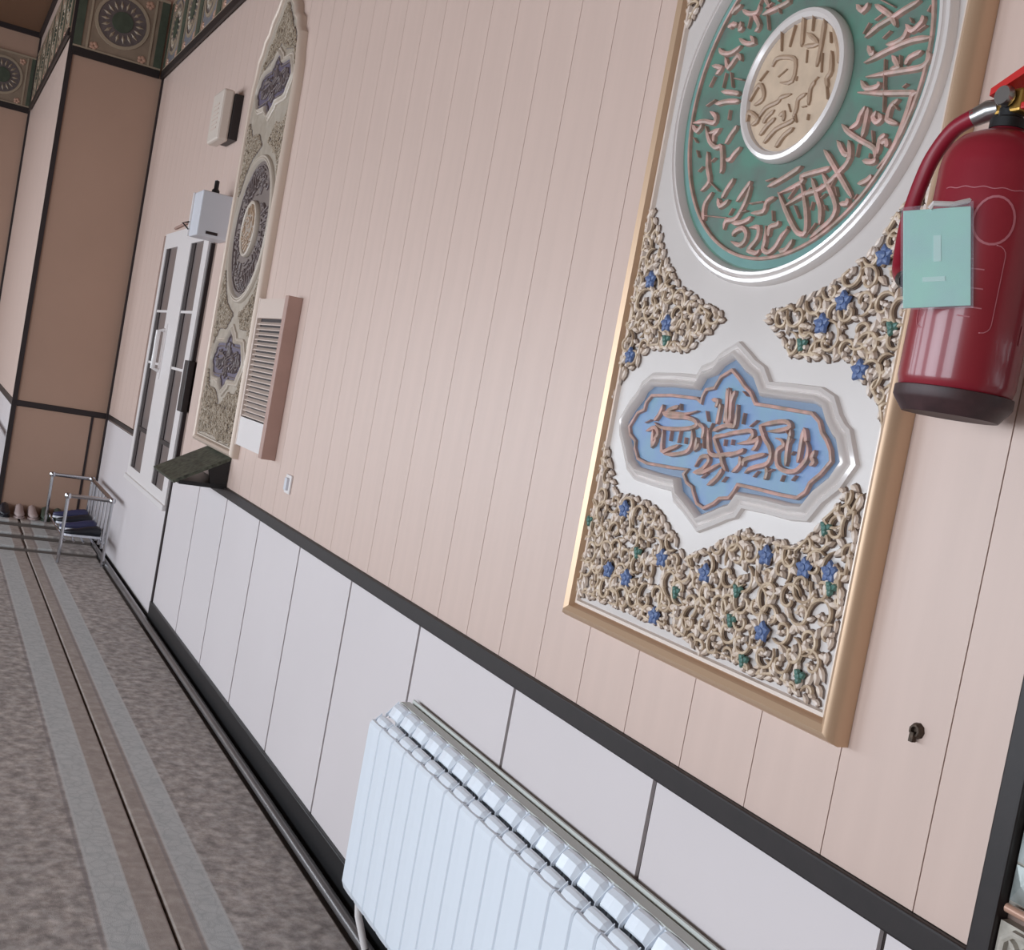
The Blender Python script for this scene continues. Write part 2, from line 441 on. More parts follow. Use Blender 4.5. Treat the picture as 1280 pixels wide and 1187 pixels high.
XF = -13.18
ws = MB().box(XF, XW-0.05, YP+0.012, YP+0.2, FLOOR_Z-.2, CEIL_Z).build('wall_side', M_BACK); ws['kind'] = 'structure'
for k in range(7):
    a = XF+k*(XW-XF)/7; b_ = XF+(k+1)*(XW-XF)/7
    MB().box(a+.001, b_-.001, YP, YP+0.012, ZRT, CEIL_Z).build('plank', M_UPPER, ws)
    MB().box(a+.003, b_-.003, YP, YP+0.012, FLOOR_Z, ZRB).build('dado_board', M_LOWER, ws)
MB().box(XF, XW-0.01, YP-0.012, YP+.002, ZRB, ZRT).build('dado_rail', M_TRIM, ws)
we = MB().box(XF-0.2, XF, ROOM_Y-.2, YP+0.2, FLOOR_Z-.2, CEIL_Z).build('wall_end', M_PIER); we['kind'] = 'structure'
MB().box(XF-0.005, XF+0.03, YP-0.02, YP+0.01, FLOOR_Z, CEIL_Z).build('corner_strip', M_JAMB, we)
MB().box(XF-0.005, XF+0.02, ROOM_Y, YP, ZRB, ZRT).build('dado_rail', M_JAMB, we)
t6 = MB().box(XF, XF+0.03, ROOM_Y, YP, CEIL_Z-0.05, CEIL_Z).box(XF, XW, YP-0.03, YP, CEIL_Z-0.05, CEIL_Z).build('trim_6', M_JAMB); t6['kind'] = 'structure'

# ------------------------------------------------------------------ frieze
def frieze_tile_parts():
    """tile 0.62 wide (x 0..0.62), 0.54 high (z 0..0.54), front towards -Y"""
    root = MB().box(0, 0.62, -0.012, 0, 0, 0.54).build('frieze_tile', M_FZBASE)
    b = MB()
    MB().box(0, 0.62, -0.026, -0.010, -0.03, 0.028).build('dark_border', M_TRIM, root)
    b.box(0, 0.62, -0.022, -0.010, 0.029, 0.042); b.box(0, 0.62, -0.022, -0.010, 0.522, 0.54)
    b.box(0.085, 0.10, -0.02, -0.011, 0.02, 0.52); b.box(0.52, 0.535, -0.02, -0.011, 0.02, 0.52)
    b.build('cream_border', M_FZCREAM, root)['kind'] = 'stuff'
    MB().box(0.0, 0.055, -0.02, -0.01, 0.018, 0.522).build('green_bar', M_FZGREEN, root); MB().box(0.565, 0.62, -0.02, -0.01, 0.018, 0.522).build('green_bar', M_FZGREEN, root)
    for (r0, r1, h, m) in ((0.17, 0.195, 0.020, M_FZCREAM), (0.0, 0.17, 0.015, M_FZPUR), (0.0, 0.075, 0.022, M_FZGREEN)):
        q = MB()
        q.lathe([(max(r0, 0.0005), 0.01), (max(r0, 0.0005), h), (r1*0.99, h), (r1, 0.01)], 28, 'y', 0.31, 0, 0.29)
        q.build('rosette_ring', m, root)
    pt = MB()
    for k in range(18):
        a = 2*math.pi*k/18
        cx_, cz_ = 0.31+0.118*math.cos(a), 0.29+0.118*math.sin(a)
        ux, uz = math.cos(a), math.sin(a)
        vs = [(cx_+ux*0.035, -0.016, cz_+uz*0.035), (cx_-uz*0.012, -0.016, cz_+ux*0.012), (cx_-ux*0.03, -0.016, cz_-uz*0.03), (cx_+uz*0.012, -0.016, cz_-ux*0.012), (cx_, -0.026, cz_)]
        pt.add(vs, [(0, 1, 4), (1, 2, 4), (2, 3, 4), (3, 0, 4)])
    pt.build('petals', M_FZCREAM, root)['kind'] = 'stuff'
    cn = MB()
    for (sx, sz) in ((0.14, 0.07), (0.48, 0.07), (0.14, 0.47), (0.48, 0.47)):
        for k in range(5):
            a = 2*math.pi*k/5
            cn.lathe([(0.016, 0.01), (0.012, 0.018), (0.003, 0.02)], 8, 'y', sx+0.018*math.cos(a), 0, sz+0.018*math.sin(a))
    cn.build('corner_flowers', M_COPPER, root)['kind'] = 'stuff'
    return root
fz_proto = frieze_tile_parts()
def frieze(name_parent, x_list, loc, rotz, swap=False):
    fr = empty('frieze', loc); fr.rotation_euler = (0, 0, rotz)
    for x in x_list:
        t = copy_tree(fz_proto, fr); t.location = (x, 0, 0)
        if swap:
            for ch in kids(t):
                if ch.name.startswith('rosette') or ch.name.startswith('cream'): pass
    return fr
FZ0 = 1.985
f1_ = frieze(None, [0.02+0.62*k for k in range(13)], (XW, 0.0, FZ0), 0)
tag(f1_, 'ornamental rosette frieze tiles high on the long beige wall', 'frieze')
for ch in kids(f1_):
    ch.data = ch.data.copy(); ch.data.materials[0] = M_FZBLUE
tag(f1_, 'grey-blue ornamental frieze band above the long beige wall', 'frieze')
f2_ = frieze(None, [0.01], (XW, YP, FZ0), math.radians(90))
tag(f2_, 'green-edged square frieze tile with round rosette atop the brown pier', 'frieze')
f3_ = frieze(None, [0.0+0.62*k for k in range(6)], (XF+0.2, YP, 2.13), 0)
tag(f3_, 'frieze band receding on the narrow bright wall left of the pier', 'frieze')
f4_ = frieze(None, [0.62*k for k in range(3)], (XF, YP-0.62*3+0.0, 2.13), math.radians(90))
tag(f4_, 'distant green-bordered frieze tiles at the far left wall', 'frieze')
def del_tree(o):
    for ch in kids(o): del_tree(ch)
    bpy.data.objects.remove(o, do_unlink=True)
del_tree(fz_proto)

# ------------------------------------------------------------------ window in the main wall
win = MB()
G1 = (-7.72, -7.33); G2 = (-6.92, -6.56)
fx = [WINX0, G1[0], G1[1], G2[0], G2[1], -6.43]
for (a, b_) in ((fx[0], fx[1]), (fx[2], fx[3]), (fx[4], fx[5])):
    win.box(a, b_, -0.016, 0.01, WINZ0, WINZ1)
for (a, b_) in (G1, G2):
    win.box(a, b_, -0.016, 0.01, WINZ0, WINZ0+0.06); win.box(a, b_, -0.016, 0.01, WINZ1-0.10, WINZ1)
w1 = win.build('window_1', M_WHITE); w1['kind'] = 'structure'
# flat dark strip paints in the shaded reveal left of each pane
for (a, b_) in (G1, G2):
    MB().box(a-0.001, a+0.10, -0.010, 0.0, WINZ0+.06, WINZ1-.10).build('shaded_jamb_strip', M_JAMB, w1)
    MB().box(a+0.10, b_, -0.004, 0.004, WINZ0+.06, WINZ1-.10).build('pane', M_GLASS, w1)
    MB().box(a+0.02, b_, -0.014, -0.004, 0.21, 0.225).build('reflection_bar', M_WHITE, w1)  # these bars stand in for reflections in the pane
    MB().box(a+0.02, b_, -0.014, -0.004, -0.12, -0.105).build('reflection_bar', M_WHITE, w1)
    MB().box(a+0.02, b_, -0.014, -0.004, -0.555, -0.53).build('reflection_bar', M_TRIM, w1)
hd = MB().tube([(-7.25, -0.02, 0.10), (-7.25, -0.06, 0.09), (-7.25, -0.06, -0.14), (-7.25, -0.02, -0.15)], 0.014, 8)
hd.box(-7.29, -7.21, -0.022, -0.012, -0.2, 0.14)
hd.build('window_handle', M_WHITE, w1, smooth=True)
MB().box(WINX0-0.02, -6.42, -0.03, 0.01, WINZ0-0.03, WINZ0, 0.004).build('window_sill', M_WHITE, w1)
# ------------------------------------------------------------------ calligraphy panels
CART_OUT=[(-350,28),(-329,61),(-301,92),(-282,116),(-255,127),(-190,127),(-124,126),(-110,145),(-78,155),(-50,174),(-25,189),(-14,195),(2,187),(44,160),(68,151),(88,134),(95,125),(213,127),(242,117),(264,101),(289,73),(303,53),(304,48),(322,16),(301,-21),(274,-46),(251,-74),(234,-85),(203,-91),(131,-92),(85,-90),(60,-113),(37,-122),(3,-138),(-19,-148),(-47,-141),(-75,-128),(-112,-109),(-134,-90),(-169,-90),(-250,-88),(-283,-81),(-306,-67),(-319,-39),(-347,-3)]
CART_IN=[(-317,21),(-297,50),(-274,73),(-266,88),(-241,103),(-171,106),(-98,106),(-86,125),(-55,134),(-40,149),(-4,166),(23,152),(42,141),(68,131),(91,106),(155,106),(219,105),(246,96),(263,73),(281,57),(291,52),(312,14),(293,-16),(263,-40),(242,-67),(207,-71),(149,-70),(82,-72),(69,-91),(51,-97),(23,-110),(-17,-127),(-59,-106),(-93,-92),(-106,-72),(-156,-72),(-236,-69),(-264,-56),(-283,-31),(-310,1)]
CART_LINE=[(-302,13),(-281,43),(-260,51),(-258,66),(-243,81),(-177,86),(-94,86),(-79,80),(-78,91),(-71,104),(-47,109),(-43,116),(-34,130),(-6,144),(19,130),(36,118),(58,107),(76,89),(122,88),(179,86),(221,85),(242,73),(253,56),(267,45),(280,30),(286,14),(269,-8),(248,-26),(242,-42),(225,-54),(183,-55),(119,-54),(71,-54),(64,-67),(54,-80),(28,-85),(15,-96),(-11,-109),(-33,-104),(-51,-85),(-56,-77),(-76,-71),(-90,-57),(-81,-47),(-132,-50),(-218,-52),(-250,-47),(-267,-28),(-270,-14),(-293,-2)]
CART_STROKES=[[(-81,63),(-120,54),(-162,52),(-187,50),(-166,45),(-118,48),(-87,45),(-77,37),(-99,29),(-146,23),(-190,22),(-212,29)],[(-195,66),(-204,45),(-216,33)],[(-181,53),(-165,61),(-142,67)],[(-18,82),(-18,65),(-18,44)],[(-7,110),(0,81),(3,48)],[(5,107),(14,74),(18,49)],[(-29,45),(-37,25)],[(-73,40),(-54,33),(-53,13)],[(-55,65),(-44,47)],[(-25,31),(0,42),(30,48)],[(-139,72),(-135,60)],[(-235,10),(-209,20),(-195,8),(-207,-4)],[(-244,26),(-227,33)],[(-45,87),(-28,86),(-30,74)],[(36,31),(-13,22),(-9,9),(11,-11),(21,-25),(35,-35)],[(-40,35),(-29,1),(-17,-11),(8,-10),(45,0)],[(15,20),(16,8)],[(36,22),(36,12)],[(-57,-39),(-46,-20),(-27,-16),(-21,-25),(-36,-41),(-54,-49),(-29,-45),(-4,-33),(20,-22)],[(23,-32),(12,-49),(-10,-67)],[(38,-45),(30,-55)],[(-31,-56),(-17,-46)],[(-214,16),(-207,-15),(-196,1)],[(-180,21),(-172,-22),(-146,-15),(-118,-5)],[(-152,21),(-151,-1)],[(-122,25),(-123,-2)],[(-161,-28),(-128,-24),(-91,-14),(-82,3),(-87,27)],[(-68,15),(-67,-6),(-56,5)],[(-49,17),(-42,-3)],[(-103,11),(-101,-1)],[(25,-9),(57,1),(73,8)],[(52,16),(93,25),(104,30),(101,16),(93,9)],[(103,52),(110,43),(121,31),(137,19),(144,5),(138,-9),(113,-17),(95,-24),(87,-32)],[(131,7),(106,0),(78,-10),(79,-21)],[(64,-5),(68,-19),(52,-35)],[(121,-24),(111,-35)],[(138,-15),(143,-24),(141,-36)],[(157,-16),(145,-22)],[(185,-22),(182,-33)],[(215,-19),(208,-28)],[(149,36),(164,34),(171,26),(159,18),(159,4),(168,-10),(188,-15),(210,-12),(221,-3),(231,11),(230,28),(223,39)],[(182,54),(181,25),(186,-7)],[(190,40),(186,32)],[(211,57),(212,30),(213,2)],[(199,19),(194,13)],[(248,27),(243,15),(249,8),(242,1)],[(-2,112),(2,73),(13,47),(25,45),(34,49),(31,84)],[(18,108),(11,87),(20,51)],[(54,71),(54,51)],[(92,61),(76,49)],[(100,53),(132,61),(164,66),(178,59),(159,51),(125,45)],[(102,54),(110,43),(118,36)],[(13,30),(51,37),(80,42),(88,34),(78,25)],[(212,60),(221,43),(221,36)],[(169,51),(185,41)],[(39,108),(52,101)]]
MED_STROKES=[[(280,737),(255,732),(229,724),(195,715),(172,702)],[(181,753),(199,741),(221,726),(238,706)],[(203,733),(188,727)],[(264,699),(260,685),(242,679),(225,680)],[(260,704),(275,692),(292,702),(291,711)],[(266,713),(272,705)],[(303,694),(288,688)],[(320,672),(289,676),(262,675),(224,669),(182,659)],[(316,653),(322,641),(317,632),(303,629),(254,632),(193,634)],[(228,656),(239,607)],[(243,659),(260,638),(245,638)],[(260,656),(264,641)],[(306,654),(281,649),(276,638)],[(183,686),(193,672),(201,673)],[(176,725),(166,709)],[(228,701),(214,692)],[(183,630),(198,615),(223,614),(223,621)],[(288,607),(280,603)],[(301,715),(306,724)],[(187,761),(225,740)],[(136,763),(152,750),(164,760)],[(181,611),(238,601),(303,591),(302,586),(299,562),(292,532),(283,507),(259,479)],[(239,611),(248,569)],[(277,585),(262,577),(259,560),(262,554),(286,545)],[(212,582),(212,559),(211,534)],[(205,585),(196,572),(193,559),(178,553)],[(233,573),(227,565),(236,555),(245,559),(238,569)],[(158,562),(178,546),(210,529),(244,512),(250,495)],[(231,542),(239,521)],[(264,531),(252,526),(254,502)],[(207,524),(207,503)],[(181,533),(191,504),(176,483)],[(154,536),(176,512),(188,509)],[(224,495),(243,491),(254,494)],[(237,505),(237,498)],[(256,519),(267,521),(272,510)],[(267,580),(278,569)],[(126,524),(150,501),(181,470),(217,435)],[(192,501),(175,484),(151,466),(131,457),(95,452),(52,435)],[(27,461),(54,430),(78,404),(101,385),(119,387),(108,426),(81,476)],[(30,459),(82,473),(81,484),(108,488),(142,491),(152,494)],[(109,478),(130,446),(145,423),(151,396)],[(133,484),(152,462),(180,427),(177,405),(151,387),(134,375)],[(167,473),(160,458)],[(74,467),(58,447)],[(111,462),(99,449)],[(138,466),(129,456)],[(152,448),(142,442)],[(77,434),(96,411)],[(123,437),(122,423)],[(153,429),(160,420)],[(171,458),(180,442)],[(141,400),(127,383)],[(190,429),(206,428),(204,436)],[(223,458),(238,461),(247,466),(250,472)],[(227,441),(221,433)],[(72,399),(59,379)],[(-1,444),(20,452)],[(-5,474),(37,487),(76,502)],[(-13,485),(9,488)],[(-110,499),(-127,480),(-136,464)],[(-57,489),(-72,473),(-88,454)],[(-55,480),(-61,455),(-71,435),(-83,422),(-110,419),(-111,403)],[(-148,465),(-137,449),(-112,459)],[(-169,478),(-187,460),(-187,440),(-179,425)],[(-95,442),(-103,430)],[(-89,414),(-59,414),(-34,422)],[(-37,429),(-5,430),(0,447),(21,453)],[(-47,447),(-11,448)],[(-79,389),(-78,397),(-56,403),(-41,392),(-43,378),(-57,372),(-81,380)],[(-34,402),(-10,402),(-7,383),(-23,366),(-26,361),(-3,355),(8,361)],[(11,403),(16,376),(15,362),(30,355),(47,364),(59,383),(73,394)],[(44,410),(41,404),(22,400),(24,383)],[(91,375),(76,358),(60,357)],[(21,429),(28,411)],[(-179,434),(-107,425)],[(-52,435),(-73,432)],[(-215,653),(-180,653),(-138,647)],[(-244,654),(-218,662)],[(-227,640),(-207,628),(-209,616),(-242,624),(-278,625)],[(-246,618),(-261,607),(-279,621)],[(-234,613),(-213,582),(-188,566),(-169,564),(-155,525),(-156,513)],[(-218,597),(-191,599),(-201,591),(-196,577)],[(-164,634),(-163,615)],[(-131,600),(-146,586),(-158,569)],[(-108,557),(-124,547),(-134,537),(-146,538)],[(-211,560),(-201,527),(-188,501),(-208,484)],[(-188,501),(-150,479)],[(-181,545),(-192,539)],[(-216,532),(-229,524)],[(-254,584),(-268,595)],[(-248,567),(-238,553)],[(-112,498),(-130,477)],[(-134,826),(-138,812),(-165,816),(-184,827)],[(-183,805),(-183,790),(-173,792)],[(-154,807),(-156,786)],[(-132,775),(-124,785),(-147,809)],[(-104,799),(-92,770)],[(-177,771),(-155,758),(-131,755),(-143,769)],[(-167,756),(-197,748),(-226,754),(-238,765)],[(-212,743),(-196,720),(-173,739),(-158,726)],[(-250,733),(-220,724),(-233,713)],[(-199,710),(-201,682)],[(-184,708),(-170,678)],[(-246,691),(-235,710)],[(-170,695),(-141,687)],[(-202,675),(-167,668),(-143,661)],[(-113,814),(-95,820)],[(-206,810),(-212,797)],[(-76,812),(-68,795)]]
BOSS_STROKES=[[(14,767),(20,740),(25,713)],[(41,765),(46,736)],[(72,751),(76,703),(76,669)],[(100,728),(123,690),(130,665)],[(94,724),(100,705)],[(106,690),(114,655),(107,643),(114,628)],[(84,691),(91,657)],[(43,704),(47,681)],[(-4,757),(-8,719)],[(-40,754),(-29,716)],[(-46,691),(-39,704),(-11,702),(16,690),(18,655),(-14,657)],[(-2,679),(-23,669)],[(29,661),(29,653)],[(86,650),(72,639)],[(34,735),(66,710),(30,713)],[(-58,686),(-76,671)],[(108,639),(120,607)],[(80,644),(71,632),(74,604)],[(63,626),(44,619),(44,602),(40,588)],[(-95,637),(-77,664),(-59,650),(-57,635),(-77,627)],[(-56,602),(-43,617),(-12,623),(-4,630),(23,631)],[(-41,589),(-35,599),(-16,609)],[(-45,568),(-28,584),(-9,594)],[(-29,552),(-3,573),(37,582),(40,588)],[(7,540),(23,559),(46,569)],[(46,532),(79,545)],[(-91,596),(-91,616),(-60,599),(-75,590)],[(1,596),(11,600),(15,585)],[(20,614),(30,599)],[(44,593),(51,578)],[(79,588),(79,578)],[(59,603),(69,603)]]
REG_SIDE=[(-377,461),(-331,407),(-295,354),(-225,298),(-132,263),(-63,240),(-114,206),(-152,177),(-289,177),(-332,139),(-370,111),(-392,62),(-403,120),(-379,163),(-401,226),(-384,289),(-375,347),(-384,415)]
REG_SIDE2=[[(29,246),(84,263),(148,285),(221,321),(282,358),(319,376)],[(366,222),(367,161),(358,118),(358,61),(324,108),(298,126),(270,164),(219,182),(141,179),(99,190),(66,211)]]
REG_BOTTOM=[(-393,-19),(-356,-62),(-310,-131),(-239,-126),(-158,-135),(-88,-177),(-42,-210),(17,-182),(78,-146),(127,-132),(186,-135),(247,-133),(291,-84),(324,-48),(329,-21),(364,-21),(358,-60),(369,-122),(359,-172),(367,-222),(358,-276),(353,-321),(362,-354),(318,-354),(270,-346),(209,-355),(132,-344),(56,-355),(-25,-341),(-135,-342),(-246,-341),(-353,-349),(-411,-350),(-407,-295),(-406,-235),(-416,-177),(-416,-81)]
FLOWERS=[((-261,-152),'b'),((-277,-279),'b'),((-105,-221),'b'),((31,-221),'b'),((180,-159),'b'),((332,-155),'b'),((207,-282),'b'),((-95,-330),'b'),((275,-160),'b'),((-210,-282),'b'),((309,160),'b'),((243,268),'b'),((204,231),'b'),((313,339),'b'),((-324,313),'b'),((-237,224),'b'),((-347,156),'b'),((-41,-271),'g'),((126,-282),'g'),((305,-90),'g'),((-187,-225),'g'),((359,228),'g'),((127,-230),'g'),((166,197),'g'),((-229,193),'g'),((312,-326),'g'),((176,-339),'g'),((342,-178),'g'),((-381,-194),'g')]

def mm(p): return (p[0]/1000.0, p[1]/1000.0)
STROKE = lambda w, h, b: [(-w, b), (-w*0.75, b+h*0.85), (0, b+h), (w*0.75, b+h*0.85), (w, b)]

def build_strokes(strokes, w, h, base, mirrorfill=None, closedlist=()):
    mb = MB()
    for st in strokes:
        p = catmull([mm(q) for q in st], 3)
        q = [p[0]]
        for a in p[1:]:
            if (a[0]-q[-1][0])**2+(a[1]-q[-1][1])**2 > 4e-6: q.append(a)
        if len(q) < 2: continue
        sweep2d(mb, q, STROKE(w, h, base), closed=False, taper=True)
    return mb

def leaf(mb, x, z, ang, ln, wd, h, base):
    ca, sa = math.cos(ang), math.sin(ang)
    T = lambda u, v: (x+u*ca-v*sa, z+u*sa+v*ca)
    pts = [(0, 0), (ln*.25, wd*.45), (ln*.55, wd*.5), (ln*.85, wd*.2), (ln, 0), (ln*.85, -wd*.2), (ln*.55, -wd*.5), (ln*.25, -wd*.45)]
    vs = [(*T(*p),) for p in pts]
    V = [(a, -base, c) for a, c in vs]+[(T(u*.8+ln*.08, v*.6)[0], -base-h*.8, T(u*.8+ln*.08, v*.6)[1]) for u, v in pts]+[(T(ln*.5, 0)[0], -base-h, T(ln*.5, 0)[1])]
    F = [(i, (i+1) % 8, 8+(i+1) % 8, 8+i) for i in range(8)]+[(8+i, 8+(i+1) % 8, 16) for i in range(8)]
    mb.add(V, F)

def scroll_region(poly, parent, seed, base=0.020):
    """acanthus filling of the outline: curling stems with paired leaves, painted brown edge under each leaf"""
    rnd = random.Random(seed)
    xs = [p[0] for p in poly]; ys = [p[1] for p in poly]
    stems = MB(); leaves = MB(); under = MB(); pts = []
    def put(x, z, a, ln, wd, h):
        leaf(leaves, x, z, a, ln, wd, h, base+0.0012)
        leaf(under, x-0.0022*math.cos(a), z-0.0022*math.sin(a), a, ln+0.0045, wd+0.0048, 0.0022, base-0.0015)
    tries = 0
    while tries < 12000:
        tries += 1
        x = rnd.uniform(min(xs), max(xs)); y = rnd.uniform(min(ys), max(ys))
        if not inside(poly, x, y): continue
        if any((x-a)**2+(y-b)**2 < 0.0315**2 for a, b in pts): continue
        pts.append((x, y))
    for (x, y) in pts:
        a0 = rnd.uniform(0, 6.28); sg = rnd.choice((-1, 1)); r0 = rnd.uniform(0.024, 0.033)
        sp = []
        for k in range(17):
            t = k/16; rr = r0*(1-0.80*t); a = a0+sg*t*6.0
            sp.append((x+rr*math.cos(a), y+rr*math.sin(a)))
        sp = [q for q in sp if inside(poly, *q)]
        if len(sp) > 5:
            bh = base+rnd.uniform(0.001, 0.004)
            sweep2d(stems, sp, STROKE(0.0029, 0.006, bh), closed=False, taper=True)
            sweep2d(under, sp, [(-0.0048, base-0.001), (-0.004, base+0.0012), (0.004, base+0.0012), (0.0048, base-0.001)], closed=False, taper=True)
            # leaves branching off the curl
            for k in range(2, len(sp)-4, 4):
                p, q = sp[k], sp[k+1]; t = math.atan2(q[1]-p[1], q[0]-p[0])
                a = t - sg*rnd.uniform(0.5, 1.1); ln = rnd.uniform(0.018, 0.030)
                if inside(poly, p[0]+ln*.8*math.cos(a), p[1]+ln*.8*math.sin(a)):
                    put(p[0], p[1], a, ln, ln*0.46, rnd.uniform(0.005, 0.009))
        put(x, y, a0, 0.014, 0.010, 0.008)
        put(x, y, a0+2.2, 0.012, 0.009, 0.007)
    n = len(poly)
    for i in range(n):
        a, b = poly[i], poly[(i+1) % n]
        d = math.hypot(b[0]-a[0], b[1]-a[1]); k = max(1, int(d/0.020))
        for j in range(k):
            t = (j+.5)/k; x = a[0]+(b[0]-a[0])*t; y = a[1]+(b[1]-a[1])*t
            an = math.atan2(b[1]-a[1], b[0]-a[0])+rnd.uniform(-.9, .9)
            put(x-0.012*math.cos(an), y-0.012*math.sin(an), an, rnd.uniform(0.018, 0.028), rnd.uniform(0.008, 0.012), 0.006)
    s = stems.build('floral_scroll', M_SCROLLG, parent, smooth=True)
    s['kind'] = 'stuff'
    l = leaves.build('scroll_leaves', M_IVORY, s); l['kind'] = 'stuff'
    u = under.build('leaf_edging', M_OUTL, s); u['kind'] = 'stuff'
    return s

def flower(parent, x, z, kind, base=0.026):
    mb = MB(); n = 5 if kind == 'b' else 3; R = 0.0195 if kind == 'b' else 0.0145
    for k in range(n):
        leaf(mb, x, z, 2*math.pi*k/n+0.4, R, R*0.85, 0.006, base)
    mb.lathe([(R*.45, base), (R*.35, base+0.007), (0.001, base+0.009)], 8, 'y', x, 0, z)
    return mb.build('flower', M_FBLUE if kind == 'b' else M_FTEAL, parent)

PX, PHW = -1.657, 0.414
def make_panel(full=True):
    root = empty('calligraphy_panel', (PX, 0, 0))
    # backing board: straight sides, scalloped ogee top
    Z0 = -0.385
    arch = [(0.395, 1.27), (0.385, 1.36), (0.36, 1.42), (0.345, 1.50), (0.30, 1.53), (0.28, 1.58), (0.22, 1.61), (0.19, 1.66), (0.12, 1.70), (0.06, 1.76), (0.0, 1.84)]
    outline = [(-0.395, Z0), (0.395, Z0)]+arch+[(-x, z) for x, z in arch[-2::-1]]
    N = len(outline)
    V = [(x, -0.018, z) for x, z in outline]+[(x, -0.0005, z) for x, z in outline]
    F = [tuple(range(N)), tuple(range(N, 2*N))[::-1]]+[(i, (i+1) % N, N+(i+1) % N, N+i) for i in range(N)]
    mk('backboard', V, F, M_PANEL, root)
    # frame: half-round gold moulding, lighter inner bead
    fo = [(-0.396, Z0-0.002), (0.396, Z0-0.002)]+[(x, z) for x, z in arch]+[(-x, z) for x, z in arch[-2::-1]]
    gm = MB(); pr = [(-0.018, 0.0005), (-0.018, 0.022), (-0.012, 0.036), (-0.002, 0.042), (0.008, 0.036), (0.012, 0.024), (0.014, 0.015)]
    sweep2d(gm, fo, pr, closed=True); gm.build('frame_moulding', M_GOLD, root, smooth=True)
    ib = MB(); fi = [(x*0.955, (z if z > 1 else z+0.019)-(0.016 if z > 1 else 0)) for x, z in fo]
    sweep2d(ib, fi, [(-0.005, 0.017), (-0.003, 0.026), (0.003, 0.026), (0.006, 0.017)], closed=True); ib.build('inner_bead', M_CREAMF, root, smooth=True)
    # medallion
    cz, cxm, cxr = 0.648, 0.016, 0.010
    med = MB().lathe([(0.327, 0.018), (0.327, 0.0205), (0.001, 0.0205)], 72, 'y', cxm, 0, cz).build('medallion', M_GREEN, root)
    MB().lathe([(0.352, 0.017), (0.352, 0.026), (0.347, 0.033), (0.341, 0.034), (0.338, 0.027), (0.334, 0.034), (0.329, 0.035), (0.325, 0.028), (0.322, 0.018)], 96, 'y', cxr, 0, cz).build('outer_ring', M_SILVER, med, smooth=True)
    MB().lathe([(0.321, 0.0200), (0.321, 0.0218), (0.303, 0.0218), (0.303, 0.020)], 96, 'y', cxm, 0, cz).build('teal_channel', M_TEAL, med)
    rg = MB(); sweep2d(rg, [(cxm+0.303*math.cos(a*math.pi/48), cz+0.303*math.sin(a*math.pi/48)) for a in range(96)], STROKE(0.0035, 0.0075, 0.0205)); rg.build('pink_ring', M_PINK, med, smooth=True)
    MB().lathe([(0.134, 0.019), (0.136, 0.030), (0.131, 0.040), (0.124, 0.042), (0.117, 0.037), (0.115, 0.029), (0.105, 0.030), (0.06, 0.0325), (0.001, 0.033)], 64, 'y', cxm, 0, cz).build('boss', M_SILVER, med, smooth=True)
    MB().lathe([(0.114, 0.028), (0.114, 0.0312), (0.06, 0.034), (0.001, 0.0345)], 64, 'y', cxm, 0, cz).build('boss_field', M_TAN, med, smooth=True)
    st = [s for s in MED_STROKES]
    rot = []
    for s in st:      # upper half of the ring lies above the photograph; filled by turning the lower strokes
        if max(q[1] for q in s)/1000 < 2*cz-0.80:
            rot.append([(2*cxm*1000-q[0], 2*cz*1000-q[1]) for q in s])
    build_strokes(st+rot, 0.0054, 0.009, 0.0200).build('raised_lettering', M_PINK, med)
    build_strokes(BOSS_STROKES, 0.005, 0.008, 0.0305).build('boss_lettering', M_TAND, med)  # strokes follow the shadow lines of the carved letters
    # cartouche
    for dz in (0.0, 1.315):
        if dz and not full: continue
        V2 = [mm(q) for q in catmull(CART_IN, 1, True)]
        n = len(V2)
        car = mk('cartouche', [(x, -0.0205, z+dz) for x, z in V2]+[(x, -0.017, z+dz) for x, z in V2], [tuple(range(n))]+[(i, (i+1) % n, n+(i+1) % n, n+i) for i in range(n)], M_BLUE2, root)
        V3 = [mm(q) for q in CART_LINE]
        n = len(V3)
        mk('blue_field', [(x, -0.0215, z+dz) for x, z in V3]+[(x, -0.02, z+dz) for x, z in V3], [tuple(range(n))]+[(i, (i+1) % n, n+(i+1) % n, n+i) for i in range(n)], M_BLUE, car)
        def shift(L): return [(x, z+dz) for x, z in L]
        ms = MB()
        ins = shift(V2)
        sweep2d(ms, [(x*1.035-0.002*0, (z-dz)*1.08+dz) for x, z in ins], [(0.017, 0.017), (0.015, 0.026), (0.009, 0.029), (0.004, 0.024), (0.000, 0.032), (-0.006, 0.036), (-0.011, 0.030), (-0.013, 0.020)][::-1])
        ms.build('silver_moulding', M_SILVER, car, smooth=True)
        ml = MB(); sweep2d(ml, shift(V3), STROKE(0.0036, 0.008, 0.0205)); ml.build('pink_outline', M_PINK, car, smooth=True)
        sm = build_strokes([[(a, b+dz*1000) for a, b in s] for s in CART_STROKES], 0.0048, 0.009, 0.0212)
        sm.build('raised_lettering', M_PINK, car)
    # floral fields
    side = [mm(q) for q in REG_SIDE]
    regs = []
    def mir(P): return [(-0.008-x, z) for x, z in P][::-1]
    def up(P): return [(x, 2*cz-z) for x, z in P][::-1]
    bott = [mm(q) for q in REG_BOTTOM]
    regs = [(side, 11), (mir(side), 12), (bott, 13), (up(side), 14), (up(mir(side)), 15)]
    if full: regs.append(([(0.33, 1.32), (0.33, 1.40), (0.30, 1.46), (0.25, 1.49), (0.22, 1.54), (0.16, 1.57), (0.12, 1.62), (0.0, 1.72), (-0.12, 1.62), (-0.16, 1.57), (-0.22, 1.54), (-0.25, 1.49), (-0.30, 1.46), (-0.33, 1.40), (-0.33, 1.32), (-0.26, 1.46), (-0.1, 1.49), (0.0, 1.54), (0.1, 1.49), (0.26, 1.46)], 16))
    made = []
